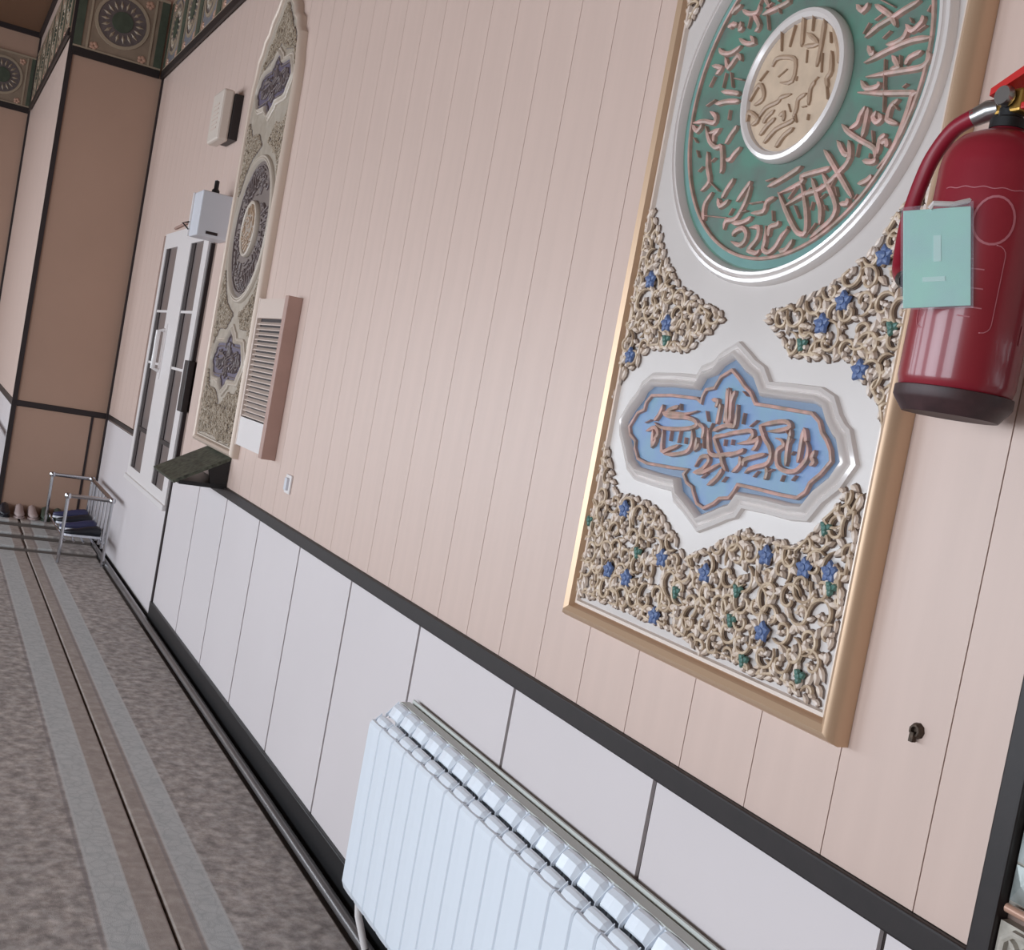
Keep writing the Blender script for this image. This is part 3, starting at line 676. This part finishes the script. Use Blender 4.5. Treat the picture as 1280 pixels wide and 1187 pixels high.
    for P, sd in regs:
        made.append((P, scroll_region(P, root, sd)))
    for (q, k) in FLOWERS:
        x, z = mm(q)
        for P, s in made:
            if inside(P, x, z): flower(s, x, z, k); break
    rnd = random.Random(5)
    for P, s in made[3:]:
        xs = [p[0] for p in P]; ys = [p[1] for p in P]; c = 0
        while c < 6:
            x = rnd.uniform(min(xs), max(xs)); z = rnd.uniform(min(ys), max(ys))
            if inside(P, x, z): flower(s, x, z, 'b' if c % 2 else 'g'); c += 1
    MB().lathe([(0.006, 0.017), (0.005, 0.022), (0.001, 0.023)], 10, 'y', -0.19, 0, -0.335).build('screw', M_RUST, root)
    return root
panel = make_panel()
tag(panel, 'large gold-framed relief panel with green calligraphy medallion, beside the fire extinguisher', 'wall panel', 'framed calligraphy relief panels')
panel2 = copy_tree(panel)
panel2.location = (-5.50, 0, -0.03)
tag(panel2, 'distant relief panel dimmed to taupe, with purple-grey cartouches, beside the air grille', 'wall panel', 'framed calligraphy relief panels')
RE = {'pearl_panel_paint': M_P2BG, 'green_field': M_P2MED, 'teal_field': M_P2MED, 'blue_field': M_P2CAR, 'slate_blue_channel': M_P2CAR, 'pink_lettering_paint': M_P2LET,
      'tan_boss': M_P2BOSS, 'pearl_silver_moulding': M_P2SIL, 'cream_frame_bead': M_P2SIL, 'ivory_scroll': M_P2SCR, 'gold_scroll': M_P2SCR, 'brown_outline_paint': M_P2LET, 'gold_frame_paint': M_P2FR, 'blue_flower_paint': M_P2SCR, 'teal_leaf_paint': M_P2SCR}
def recolor(o):
    for ch in kids(o):
        if ch.data and ch.data.materials:
            k = ch.data.materials[0].name
            if k in RE:
                ch.material_slots[0].link = 'OBJECT'; ch.material_slots[0].material = RE[k]
        recolor(ch)
recolor(panel2)

# ------------------------------------------------------------------ carpets
def carpet(x0, x1, y0, y1, name='prayer_carpet', z=0.0):
    return MB().box(x0, x1, y0, y1, FLOOR_Z-0.019+z, FLOOR_Z+z, 0.006).build(name, M_CARPET)
c1 = carpet(-8.10, 2.3, -0.512, -0.066)
tag(c1, 'taupe patterned carpet strip lying along the wall by the radiator', 'carpet')
c2 = carpet(-8.10, 2.3, -1.80, -0.520)
tag(c2, 'wider taupe carpet with pale band, on the room side of the dark seam', 'carpet')
# carpeted low risers at the far end of the aisle
for i, (xa, xb) in enumerate(((-8.45, -8.13), (-8.79, -8.48), (-9.12, -8.82))):
    zt = FLOOR_Z+0.028*(i+1)
    s = empty('carpeted_step', (0, 0, 0))
    MB().box(xa, xb, -1.8, -0.068, FLOOR_Z-0.02, zt-0.012).build('riser', M_RISER, s)
    MB().box(xa+0.03, xb+0.005, -1.8, -0.53, zt-0.02, zt, 0.008).build('carpet_cover', M_CARPET, s)
    MB().box(xa+0.03, xb+0.005, -0.515, -0.068, zt-0.02, zt, 0.008).build('carpet_cover', M_CARPET, s)
    tag(s, ['nearest and lowest of the carpeted steps at the far end of the aisle', 'middle carpeted step before the brown pier', 'rearmost carpeted step against the brown pier'][i], 'step', 'low carpeted steps')

# ------------------------------------------------------------------ heating pipe
hp = MB().tube([(-9.0, -0.045, FLOOR_Z+0.018), (-6.5, -0.045, FLOOR_Z+0.018), (-3, -0.045, FLOOR_Z+0.018), (2.3, -0.045, FLOOR_Z+0.018)], 0.017, 12)
hp = hp.build('heating_pipe', M_PIPE, smooth=True)
tag(hp, 'grey heating pipe running along the foot of the wall', 'pipe')

# ------------------------------------------------------------------ radiator
RX0, NS, PITCH = -2.765, 21, 0.0835
RZ0, RZ1 = -1.342, -0.845
rad = empty('radiator', (RX0, 0, 0.012))
def rad_section():
    s = MB()
    # front fluted plate, slightly bowed, its top bent back
    prof = [(-0.122, RZ0), (-0.130, RZ0+0.02), (-0.132, -1.1), (-0.132, -0.90), (-0.131, -0.888), (-0.126, -0.880)]
    w0, w1 = 0.0018, PITCH-0.0018
    V = []; F = []
    for (y, z) in prof:
        for (x, dy) in ((w0, 0.004), (w0+0.003, 0.0), ((w0+w1)/2, -0.001), (w1-0.003, 0.0), (w1, 0.004)):
            V.append((x, y+dy, z))
    for i in range(len(prof)-1):
        for k in range(4): F.append((i*5+k, i*5+k+1, (i+1)*5+k+1, (i+1)*5+k))
    n = len(V)
    V += [(x, y+0.008, z) for (x, y, z) in V]
    F += [tuple(n+i for i in f)[::-1] for f in F]
    F += [(i*5, (i+1)*5, n+(i+1)*5, n+i*5) for i in range(len(prof)-1)]+[(i*5+4, n+i*5+4, n+(i+1)*5+4, (i+1)*5+4) for i in range(len(prof)-1)]
    m5 = (len(prof)-1)*5
    F += [(m5+k, m5+k+1, n+m5+k+1, n+m5+k) for k in range(4)]+[(k, n+k, n+k+1, k+1) for k in range(4)]
    s.add(V, F)
    # central water tube web and rear plate
    s.box(PITCH/2-0.004, PITCH/2+0.004, -0.124, -0.05, RZ0+0.01, -0.895)
    s.box(PITCH/2-0.014, PITCH/2+0.014, -0.10, -0.075, RZ0+0.01, -0.90)
    s.box(0.003, PITCH-0.003, -0.058, -0.053, RZ0, -0.832)
    # header barrels
    return s
sec0 = rad_section().build('section', M_RAD, rad)
def louver(y0, z0, y1, z1, th=0.004):
    m = MB(); P = PITCH
    ys = [(y0, z0), (y0+(y1-y0)*.35, z0+(z1-z0)*.75), (y0+(y1-y0)*.7, z1), (y1, z1+0.001)]
    V = []
    for (y, z) in ys:
        for x, dz, dy in ((0.003, -0.010, 0.010), (P*0.16, 0, 0.002), (P*0.5, 0.002, 0), (P*0.84, 0, 0.002), (P-0.003, -0.010, 0.010)):
            V.append((x, y+dy, z+dz))
    F = []
    for i in range(3):
        for k in range(4): F.append((i*5+k, i*5+k+1, (i+1)*5+k+1, (i+1)*5+k))
    n = len(V); V += [(x, y+0.001, z-th) for x, y, z in V]; F += [tuple(n+i for i in f)[::-1] for f in F]
    b = [0, 1, 2, 3, 4, 9, 14, 19, 18, 17, 16, 15, 10, 5]
    F += [(b[i], b[(i+1) % 14], n+b[(i+1) % 14], n+b[i]) for i in range(14)]
    # side cheeks give the notched look
    m.add(V, F)
    m.add([(0.002, y0-0.002, z0-0.012), (0.002, y1, z1-0.012), (0.002, y1, z1+0.004), (0.002, y0-0.002, z0-0.002), (0.0045, y0-0.002, z0-0.012), (0.0045, y1, z1-0.012), (0.0045, y1, z1+0.004), (0.0045, y0-0.002, z0-0.002)],
          [(0, 1, 2, 3), (4, 7, 6, 5), (0, 4, 5, 1), (1, 5, 6, 2), (2, 6, 7, 3), (3, 7, 4, 0)])
    return m
l1 = louver(-0.122, -0.884, -0.100, -0.866).build('louver', M_RAD, sec0)
l2 = louver(-0.088, -0.862, -0.058, -0.832).build('louver', M_RAD, sec0)
sec0.location = (0, 0, 0)
for k in range(1, NS):
    s = copy_tree(sec0, rad); s.location = (k*PITCH, 0, 0)
L_ = NS*PITCH
MB().box(0.002, L_-0.002, -0.053, -0.026, -0.86, -0.829).build('back_header', M_RADT, rad)
MB().box(0.002, L_-0.002, -0.018, -0.013, -0.88, -0.822).build('rear_lip', M_RADT, rad)
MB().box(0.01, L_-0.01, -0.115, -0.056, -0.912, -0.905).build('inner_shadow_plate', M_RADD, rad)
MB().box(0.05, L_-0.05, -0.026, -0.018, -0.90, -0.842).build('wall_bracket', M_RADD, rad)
hb = MB().tube([(-0.012, -0.088, -0.935), (L_, -0.088, -0.935)], 0.018, 12).tube([(-0.012, -0.088, -1.285), (L_, -0.088, -1.285)], 0.018, 12)
hb.build('header_tube', M_RAD, rad, smooth=True)
vp = MB().tube([(0.03, -0.088, -1.285), (0.035, -0.09, -1.34), (0.05, -0.085, -1.40), (0.075, -0.06, FLOOR_Z+0.02)], 0.010, 10)
vp.build('valve_pipe', M_WHITE, rad, smooth=True)
tag(rad, 'long white sectional radiator under the dark rail', 'radiator')

# ------------------------------------------------------------------ fire extinguisher
EX, EY, ER = -1.086, -0.105, 0.074
EZ0 = 0.097
ext = empty('fire_extinguisher', (EX, EY, EZ0))
body = [(0.001, 0.026), (ER*0.8, 0.022), (ER-0.004, 0.03), (ER, 0.045), (ER, 0.320), (ER-0.002, 0.336), (ER-0.008, 0.350), (ER-0.019, 0.362), (ER-0.036, 0.370), (0.026, 0.374), (0.022, 0.378), (0.001, 0.379)]
MB().lathe(body, 48).build('body', M_RED, ext, smooth=True)
MB().lathe([(0.001, 0.008), (ER*0.72, 0.001), (ER-0.013, 0.0), (ER-0.001, 0.016), (ER+0.0012, 0.020), (ER+0.0012, 0.032), (ER, 0.033)], 48).build('base_ring', M_BASE, ext, smooth=True)
MB().lathe([(0.020, 0.376), (0.024, 0.378), (0.024, 0.390), (0.016, 0.394), (0.016, 0.412), (0.001, 0.412)], 24).build('neck_collar', M_BLACK, ext, smooth=True)
# valve head, lever and handle
DZ = Matrix.Translation((0, 0, -0.028))
vh = MB().box(-0.020, 0.024, -0.014, 0.014, 0.425, 0.456, 0.004)
vh.build('valve_head', M_BRASS, ext).data.transform(DZ)
lv = MB()
lv.add([(-0.03, -0.013, 0.452), (0.03, -0.013, 0.478), (0.105, -0.013, 0.520), (0.105, 0.013, 0.520), (0.03, 0.013, 0.478), (-0.03, 0.013, 0.452),
        (-0.03, -0.013, 0.462), (0.03, -0.013, 0.490), (0.105, -0.013, 0.528), (0.105, 0.013, 0.528), (0.03, 0.013, 0.490), (-0.03, 0.013, 0.462)],
       [(0, 1, 4, 5), (1, 2, 3, 4), (6, 11, 10, 7), (7, 10, 9, 8), (0, 6, 7, 1), (1, 7, 8, 2), (2, 8, 9, 3), (3, 9, 10, 4), (4, 10, 11, 5), (5, 11, 6, 0)])
lv.build('lever', M_REDH, ext).data.transform(DZ)
MB().box(-0.02, 0.10, -0.012, 0.012, 0.428, 0.437, 0.002).build('carry_handle', M_REDH, ext).data.transform(DZ)
MB().lathe([(0.001, 0), (0.012, 0), (0.014, 0.004), (0.012, 0.012), (0.001, 0.012)], 16, 'y', 0.004, -0.016, 0.444).build('gauge', M_METAL, ext, smooth=True).data.transform(DZ)
# hose from valve out to the left and down
cf = MB().tube([(-0.016, -0.004, 0.408), (-0.030, -0.008, 0.406), (-0.050, -0.012, 0.398)], [0.013, 0.014, 0.012], 12)
cf.build('hose_coupling', M_METAL, ext, smooth=True)
hz = catmull([(-0.044, -0.012, 0.401), (-0.078, -0.014, 0.386), (-0.108, -0.012, 0.352), (-0.122, -0.012, 0.312), (-0.128, -0.014, 0.268), (-0.124, -0.018, 0.225), (-0.112, -0.026, 0.192), (-0.088, -0.040, 0.176)], 5)
MB().tube(hz, 0.0112, 12).build('hose', M_HOSE, ext, smooth=True)
MB().tube([(-0.090, -0.039, 0.177), (-0.070, -0.050, 0.172)], [0.0115, 0.012], 12).build('nozzle', M_BLACK, ext, smooth=True)
MB().box(-0.03, 0.03, 0.0745, 0.1045, 0.28, 0.34, 0.003).build('wall_bracket', M_METAL, ext)
# printed marks on the body: thin lines lying on the cylinder
def on_body(ang, z, r=ER+0.0006): return (r*math.cos(ang), r*math.sin(ang), z)
def ribbon(mb, pl, w=0.0012):
    n = len(pl); V = []; F = []
    for i in range(n):
        a, z = pl[i]; a0, z0 = pl[max(i-1, 0)]; a1, z1 = pl[min(i+1, n-1)]
        d = Vector(((a1-a0)*ER, z1-z0)); d = d.normalized() if d.length > 1e-9 else Vector((1, 0))
        nx, nz = -d.y*w/2/ER, d.x*w/2
        V += [on_body(a+nx, z+nz), on_body(a-nx, z-nz)]
    F = [(2*i, 2*i+1, 2*i+3, 2*i+2) for i in range(n-1)]
    mb.add(V, F)
lb = MB()
A0 = math.radians(-62)     # towards the camera
def rr(a0, a1, z0, z1, c=0.012):
    P = []
    for (ca, cz_, s0) in ((a1-c/ER, z1-c, 0), (a0+c/ER, z1-c, 90), (a0+c/ER, z0+c, 180), (a1-c/ER, z0+c, 270)):
        for k in range(5):
            t = math.radians(s0+k*22.5); P.append((ca+c/ER*math.cos(t), cz_+c*math.sin(t)))
    return P+[P[0]]
ribbon(lb, rr(A0-0.75, A0+0.62, 0.105, 0.215))
ribbon(lb, [(A0-0.65+0.05*k, 0.285+0.001*math.sin(k)) for k in range(28)])
ribbon(lb, [(A0+0.32+0.33*math.cos(t*math.pi/12), 0.245+0.030*math.sin(t*math.pi/12)) for t in range(25)], 0.003)
for k in range(7):
    ribbon(lb, [(A0+0.05+0.04*j, 0.195-0.012*k) for j in range(3 + (k*5) % 9)], 0.0016)
for k in range(3):
    ribbon(lb, [(A0+1.3, 0.10+0.045*k), (A0+1.3, 0.125+0.045*k)], 0.005)
lb.build('label_print', M_LABEL, ext)['kind'] = 'stuff'
tag(ext, 'red fire extinguisher with hose hanging on the wall, base scuffed black', 'fire extinguisher')

# tag card in a plastic sleeve, hanging from the extinguisher
tc_ = empty('inspection_card', (0, 0, 0))
cam_right = _r2; cam_up = _u2; cam_f = _f
CC = Vector((-1.072, -0.198, 0.287))           # card centre
ax = Vector((0.737, 0.675, 0.19)).normalized()         # card width axis
az = Vector((0.0, 0.0, 1.0)); az = (az-ax*az.dot(ax)).normalized()
an = az.cross(ax)
tc_.matrix_world = Matrix(((ax.x, an.x, az.x, CC.x), (ax.y, an.y, az.y, CC.y), (ax.z, an.z, az.z, CC.z), (0, 0, 0, 1)))
CW, CH = 0.040, 0.062
MB().box(-CW, CW, -0.0015, 0.0015, -CH, CH, 0.0006).build('card', M_CARD, tc_)
cp = MB()  # pale bars paint the glare on the card
cp.box(-0.004, 0.005, -0.0022, -0.0015, -0.005, 0.028)
cp.box(-0.017, 0.010, -0.0022, -0.0015, -0.030, -0.024)
cp.build('card_glare', M_CARDL, tc_)['kind'] = 'stuff'
sl = MB()
sl.add([(-CW-.003, -0.004, CH+.004), (CW+.003, -0.003, CH+.006), (CW+.003, -0.004, -CH-.004), (-CW-.003, -0.0035, -CH-.002), (0, -0.0045, 0.0)], [(0, 1, 4), (1, 2, 4), (2, 3, 4), (3, 0, 4)])
sl.build('plastic_sleeve', M_FOIL, tc_)
MB().tube([(-CW*.2, -0.002, CH), (-0.004, -0.004, CH+0.006), (0.02, 0.0, CH+0.004), (0.04, 0.012, CH+0.010)], 0.0035, 6).build('tie_string', M_WHITE, tc_, smooth=True)
tag(tc_, 'small mint-green card in a clear sleeve tied to the red extinguisher', 'card')

# ------------------------------------------------------------------ small things on the main wall
an_ = MB().lathe([(0.012, 0.0), (0.011, 0.005), (0.009, 0.009), (0.006, 0.009), (0.005, 0.003), (0.001, 0.003)], 9, 'y').box(-0.004, 0.003, -0.012, -0.004, -0.016, -0.002)
an_ = an_.build('wall_anchor', M_RUST, None, (-1.122, 0, -0.338))
tag(an_, 'small rusty metal anchor stuck in the wall below the extinguisher', 'wall anchor')

sk = empty('light_switch', (-4.26, 0, -0.43))
MB().box(-0.034, 0.034, -0.008, 0, -0.036, 0.036, 0.002).build('cover_plate', M_WHITE, sk)
MB().box(-0.015, 0.015, -0.018, -0.007, -0.024, 0.024, 0.002).build('rocker', M_BOXW, sk)
tag(sk, 'small white switch on the wall right of the grille, above the rail', 'switch')

# air grille with wooden frame
gr = empty('air_grille', (-4.81, 0, -0.04))
GW, GH = 0.27, 0.33
fr = MB().box(-GW, GW, -0.008, 0, -GH, GH)
fr.build('back_plate', M_GRILLE, gr)
MB().box(GW-0.012, GW+0.035, -0.06, 0, -GH, GH, 0.003).build('side_rail', M_GRILLS, gr)  # near side coloured brown to read as shaded
MB().box(-GW, -GW+0.02, -0.03, 0, -GH, GH, 0.003).build('side_rail', M_GRILLE, gr)
MB().box(-GW+.02, GW-.012, -0.028, -.008, GH-0.09, GH-.005).build('top_rail', M_GRILLE, gr)
MB().box(-GW+.02, GW-.012, -0.028, -.008, -GH+.005, -GH+0.13).build('bottom_rail', M_WHITE, gr)
MB().box(-GW+0.02, GW-0.012, -0.010, -0.0078, -GH+0.13, GH-0.09).build('dark_backing', M_JAMB, gr)
for k in range(19):
    z = -GH+0.14+k*0.0225
    MB().add([(-GW+.02, -0.024, z), (GW-.012, -0.024, z), (GW-.012, -0.010, z+0.011), (-GW+.02, -0.010, z+0.011),
              (-GW+.02, -0.024, z-0.004), (GW-.012, -0.024, z-0.004), (GW-.012, -0.010, z+0.008), (-GW+.02, -0.010, z+0.008)],
             [(0, 1, 2, 3), (4, 7, 6, 5), (0, 4, 5, 1), (1, 5, 6, 2), (2, 6, 7, 3), (3, 7, 4, 0)]).build('slat', M_GRILLE, gr)
tag(gr, 'beige slatted air grille in a thick frame, its near side browned for shade', 'air grille')

# siren / speaker box
sp = empty('wall_speaker', (-6.36, 0, 1.255))
MB().box(-0.12, 0.13, -0.045, 0, -0.12, 0.12, 0.003).build('backing_plate', M_TRIM, sp)
MB().box(-0.13, 0.12, -0.105, -0.045, -0.135, 0.135, 0.012).build('cover', M_DOVE, sp)
g_ = MB()
for k in range(6): g_.box(-0.06, 0.06, -0.107, -0.104, -0.07+k*0.025, -0.06+k*0.025)
g_.build('speaker_slot', M_GRILLE, sp)['kind'] = 'stuff'
tag(sp, 'ivory wall speaker box above the white control box', 'speaker')

cb = empty('control_box', (-6.13, 0, 0.705))
MB().box(-0.10, 0.10, -0.165, 0, -0.115, 0.115, 0.006).build('housing', M_BOXW, cb)
MB().box(-0.10, -0.088, -0.175, -0.160, -0.115, 0.115, 0.003).build('front_door', M_WHITE, cb)
MB().lathe([(0.020, 0.113), (0.020, 0.14), (0.012, 0.15), (0.012, 0.19), (0.001, 0.195)], 14, 'z', -0.02, -0.08, 0).build('antenna_knob', M_BLACK, cb, smooth=True)
MB().box(0.1, 0.102, -0.12, -0.06, -0.10, -0.085).build('badge', M_JAMB, cb)
MB().tube([(-0.09, -0.17, -0.04), (-0.12, -0.20, -0.05), (-0.09, -0.17, -0.08)], 0.005, 6).build('latch', M_TRIM, cb)
tag(cb, 'white control box with a black knob on top, above the window', 'control box')

lk = MB().box(-6.44, -6.33, -0.035, 0, -0.33, -0.05, 0.003).build('lock_box', M_TRIM)
lk.data.transform(Matrix.Translation((6.385, 0, 0.19))); lk.location = (-6.385, 0, -0.19)
tag(lk, 'small dark brown box fixed beside the window upright', 'junction box')

cabl = MB().tube([(-7.55, -0.01, 0.745), (-7.1, -0.012, 0.76), (-6.25, -0.012, 0.745)], 0.008, 6).build('cable', M_GRILLS)
tag(cabl, 'thin brown cable along the top of the window to the control box', 'cable')

# sloping black book rest on the rail
br = empty('book_rest', (-5.2, 0, -0.578))
def slab(p, th, m, name, parent):
    V = [Vector(q) for q in p]; n = (V[1]-V[0]).cross(V[3]-V[0]).normalized()*th
    W_ = V+[v-n for v in V]
    return mk(name, W_, [(0, 1, 2, 3), (7, 6, 5, 4), (0, 4, 5, 1), (1, 5, 6, 2), (2, 6, 7, 3), (3, 7, 4, 0)], m, parent)
slab([(-0.50, -0.245, 0.0), (0.0, -0.245, 0.0), (0.0, -0.004, 0.138), (-0.50, -0.004, 0.138)], 0.014, M_SHELF, 'sloping_top', br)
MB().box(-0.50, 0.0, -0.215, -0.002, -0.012, 0.006).build('base_plate', M_BLACK, br)
for xx in (-0.012,):
    MB().add([(xx, -0.004, 0.0), (xx, -0.004, 0.12), (xx, -0.095, 0.072), (xx, -0.075, 0.0), (xx+.01, -0.004, 0.0), (xx+.01, -0.004, 0.12), (xx+.01, -0.095, 0.072), (xx+.01, -0.075, 0.0)],
             [(0, 1, 2, 3), (4, 7, 6, 5), (0, 4, 5, 1), (1, 5, 6, 2), (2, 6, 7, 3), (3, 7, 4, 0)]).build('side_cheek', M_BLACK, br)
MB().box(-0.50, -0.005, -0.012, -0.002, 0.108, 0.126).build('hinge_strip', M_BLACK, br)
tag(br, 'black wedge-shaped book rest with speckled sloping top on the rail', 'book rest')

# ------------------------------------------------------------------ chrome shoe racks and shoes
def rack():
    r = empty('shoe_rack', (0, 0, FLOOR_Z))
    X0, X1, Y0, Y1, H = 0, 1.05, -0.34, -0.065, 0.445
    t = MB().tube([(X1, Y0, H), (X1, Y1+.02, H), (X1-.02, Y1, H), (X0, Y1, H), (X0, Y0, H)], 0.014, 8)
    t.build('top_frame', M_CHROME, r, smooth=True)
    for (x, y) in ((X0, Y0), (X1, Y0), (X0, Y1), (X1, Y1)):
        MB().tube([(x, y, 0.088 if x == X0 else 0.0), (x, y, H)], 0.011, 8).build('leg', M_CHROME, r, smooth=True)
        MB().lathe([(0.001, 0), (0.02, 0.004), (0.024, 0.02), (0.016, 0.036), (0.001, 0.04)], 10, 'z', x, y, H-0.02).build('corner_ball', M_CHROME, r, smooth=True)
    for k in range(1, 7):
        x = X0+k*(X1-X0)/7
        MB().tube([(x, Y1, 0.095), (x, Y1, H)], 0.009, 6).build('upright_bar', M_CHROME, r, smooth=True)
    for k in range(5):
        y = Y0+0.02+k*0.060
        MB().tube([(X0, y, 0.15), (X1, y, 0.15)], 0.007, 6).build('shelf_bar', M_CHROME, r, smooth=True)
    return r
rk = rack(); rk.location = (-8.86, -0.01, FLOOR_Z)
tag(rk, 'low chrome shoe rack against the wall in the corner by the brown pier', 'rack', 'chrome tube racks')
rk2 = copy_tree(rk); rk2.location = (-10.45, YP-0.01, FLOOR_Z+0.24)
rk2.location.z = FLOOR_Z-0.02; rk2.scale = (1, 1, 1.5)
tag(rk2, 'chrome rack at the far left edge, behind the brown pier', 'rack', 'chrome tube racks')

def shoe(m, loc, rot, label, kind=0):
    r = empty('shoe', loc); r.rotation_euler = (0, 0, rot)
    st = [(-0.13, 0.030, 0.07), (-0.10, 0.036, 0.085), (-0.04, 0.035, 0.075), (0.03, 0.040, 0.055), (0.09, 0.042, 0.042), (0.13, 0.030, 0.032), (0.145, 0.012, 0.024)]
    V = []; F = []; n = 8
    for (x, w, h) in st:
        for k in range(n):
            a = 2*math.pi*k/n
            V.append((x, w*math.cos(a), 0.012+h/2+h/2*math.sin(a)))
    for i in range(len(st)-1):
        for k in range(n): F.append((i*n+k, i*n+(k+1) % n, (i+1)*n+(k+1) % n, (i+1)*n+k))
    F += [tuple(range(n)), tuple((len(st)-1)*n+k for k in range(n))]
    mk('upper', V, F, m, r, smooth=True)
    sv = [(x, s*w*1.05) for s in (1, -1) for (x, w, h) in (st if s == 1 else st[::-1])]
    k = len(sv)
    mk('sole', [(x, y, 0) for x, y in sv]+[(x, y, 0.016) for x, y in sv], [tuple(range(k))[::-1], tuple(range(k, 2*k))]+[(i, (i+1) % k, k+(i+1) % k, k+i) for i in range(k)], M_SOLE if kind else m, r)
    r.scale = (0.85, 0.85, 0.85)
    return tag(r, label, 'shoe')
ZS = FLOOR_Z+0.085
R90 = 0.0
row = [(M_SHOEB, -0.62, 'dark shoe at the left end of the row below the pier'), (M_SHOEC, -0.52, 'pale pinkish shoe, second in the row below the pier'), (M_SHOEC, -0.43, 'pale pinkish shoe beside the green shoes below the pier'),
       (M_SHOED, -0.34, 'dark green shoe, left one of the green pair'), (M_SHOED, -0.25, 'dark green shoe, right one of the green pair'), (M_SHOEA, -0.15, 'brown shoe nearest the corner in the row below the pier')]
for i, (m_, y, lb_) in enumerate(row):
    s = shoe(m_, (-9.02, y, ZS), random.uniform(-.05, .05), lb_); s['group'] = 'shoes in a row at the foot of the pier'
row2 = [(-8.70, M_SHOEE, 'rearmost'), (-8.46, M_SHOEB, 'second from the rear'), (-8.22, M_SHOEE, 'middle'), (-7.98, M_SHOEB, 'second from the front')]
for i, (x, m_, w_) in enumerate(row2):
    zz = FLOOR_Z+0.158
    s = shoe(m_, (x, -0.20, zz), math.radians(-90)+random.uniform(-.06, .06), '%s dark shoe with white sole on the chrome rack' % w_, 1); s['group'] = 'shoes on the chrome rack'

# ------------------------------------------------------------------ mirror-work niche at the right edge
nm = empty('mirror_mosaic', (X_RIGHT+0.035, 0.0, 0))
MB().box(0, 0.9, 0.004, 0.012, -0.50, 1.2).build('backing', M_CARVE, nm)
rnd = random.Random(3)
cell = 0.05
gx = 0; 
for i in range(9):
    for j in range(14):
        x0, x1 = i*cell+.004, (i+1)*cell; z0, z1 = -0.492+j*cell, -0.492+(j+1)*cell-.004
        cxx, czz = (x0+x1)/2+rnd.uniform(-.012, .012), (z0+z1)/2+rnd.uniform(-.012, .012)
        MB().add([(x0, -0.002, z0), (x1, -0.002, z0), (x1, -0.002, z1), (x0, -0.002, z1), (cxx, -0.002-rnd.uniform(.004, .012), czz), (x0, .004, z0), (x1, .004, z0), (x1, .004, z1), (x0, .004, z1)],
                 [(0, 1, 4), (1, 2, 4), (2, 3, 4), (3, 0, 4), (0, 5, 6, 1), (1, 6, 7, 2), (2, 7, 8, 3), (3, 8, 5, 0)]).build('mirror_shard', M_MIRROR, nm)
tag(nm, 'silvery faceted mirror work at the right edge beyond the dark post', 'mosaic')
cvp = empty('carved_panel', (X_RIGHT+0.035, 0, -0.5))
MB().box(0, 0.9, -0.004, 0.012, -1.0, -0.02).build('panel_board', M_CARVE, cvp)
MB().tube([(0.008, -0.009, 0.0), (0.9, -0.009, 0.0)], 0.006, 10).build('copper_moulding', M_COPPER, cvp, smooth=True)
cvm = MB()
for i in range(9):
    for j in range(9):
        x = 0.034+i*0.06; z = -0.05-j*0.06
        sweep2d(cvm, [(x+0.024*math.cos(a*math.pi/4+.39), z+0.024*math.sin(a*math.pi/4+.39)) for a in range(8)], STROKE(0.005, 0.010, 0.003))
        for k in range(4):
            leaf(cvm, x, z, k*math.pi/2+.78, 0.024, 0.010, 0.008, 0.004)
cvm = cvm.build('carved_rosettes', M_CARVE, cvp); cvm['kind'] = 'stuff'
hl = MB()  # dark knobs stand in for the shaded holes of the carving
for i in range(9):
    for j in range(9):
        hl.lathe([(0.007, 0.0), (0.006, 0.008), (0.001, 0.008)], 8, 'y', 0.034+i*0.06, -0.004, -0.05-j*0.06)
hl = hl.build('dark_holes', M_JAMB, cvp); hl['kind'] = 'stuff'
tag(cvp, 'grey carved rosette panel with copper moulding, bottom right corner', 'carved panel')
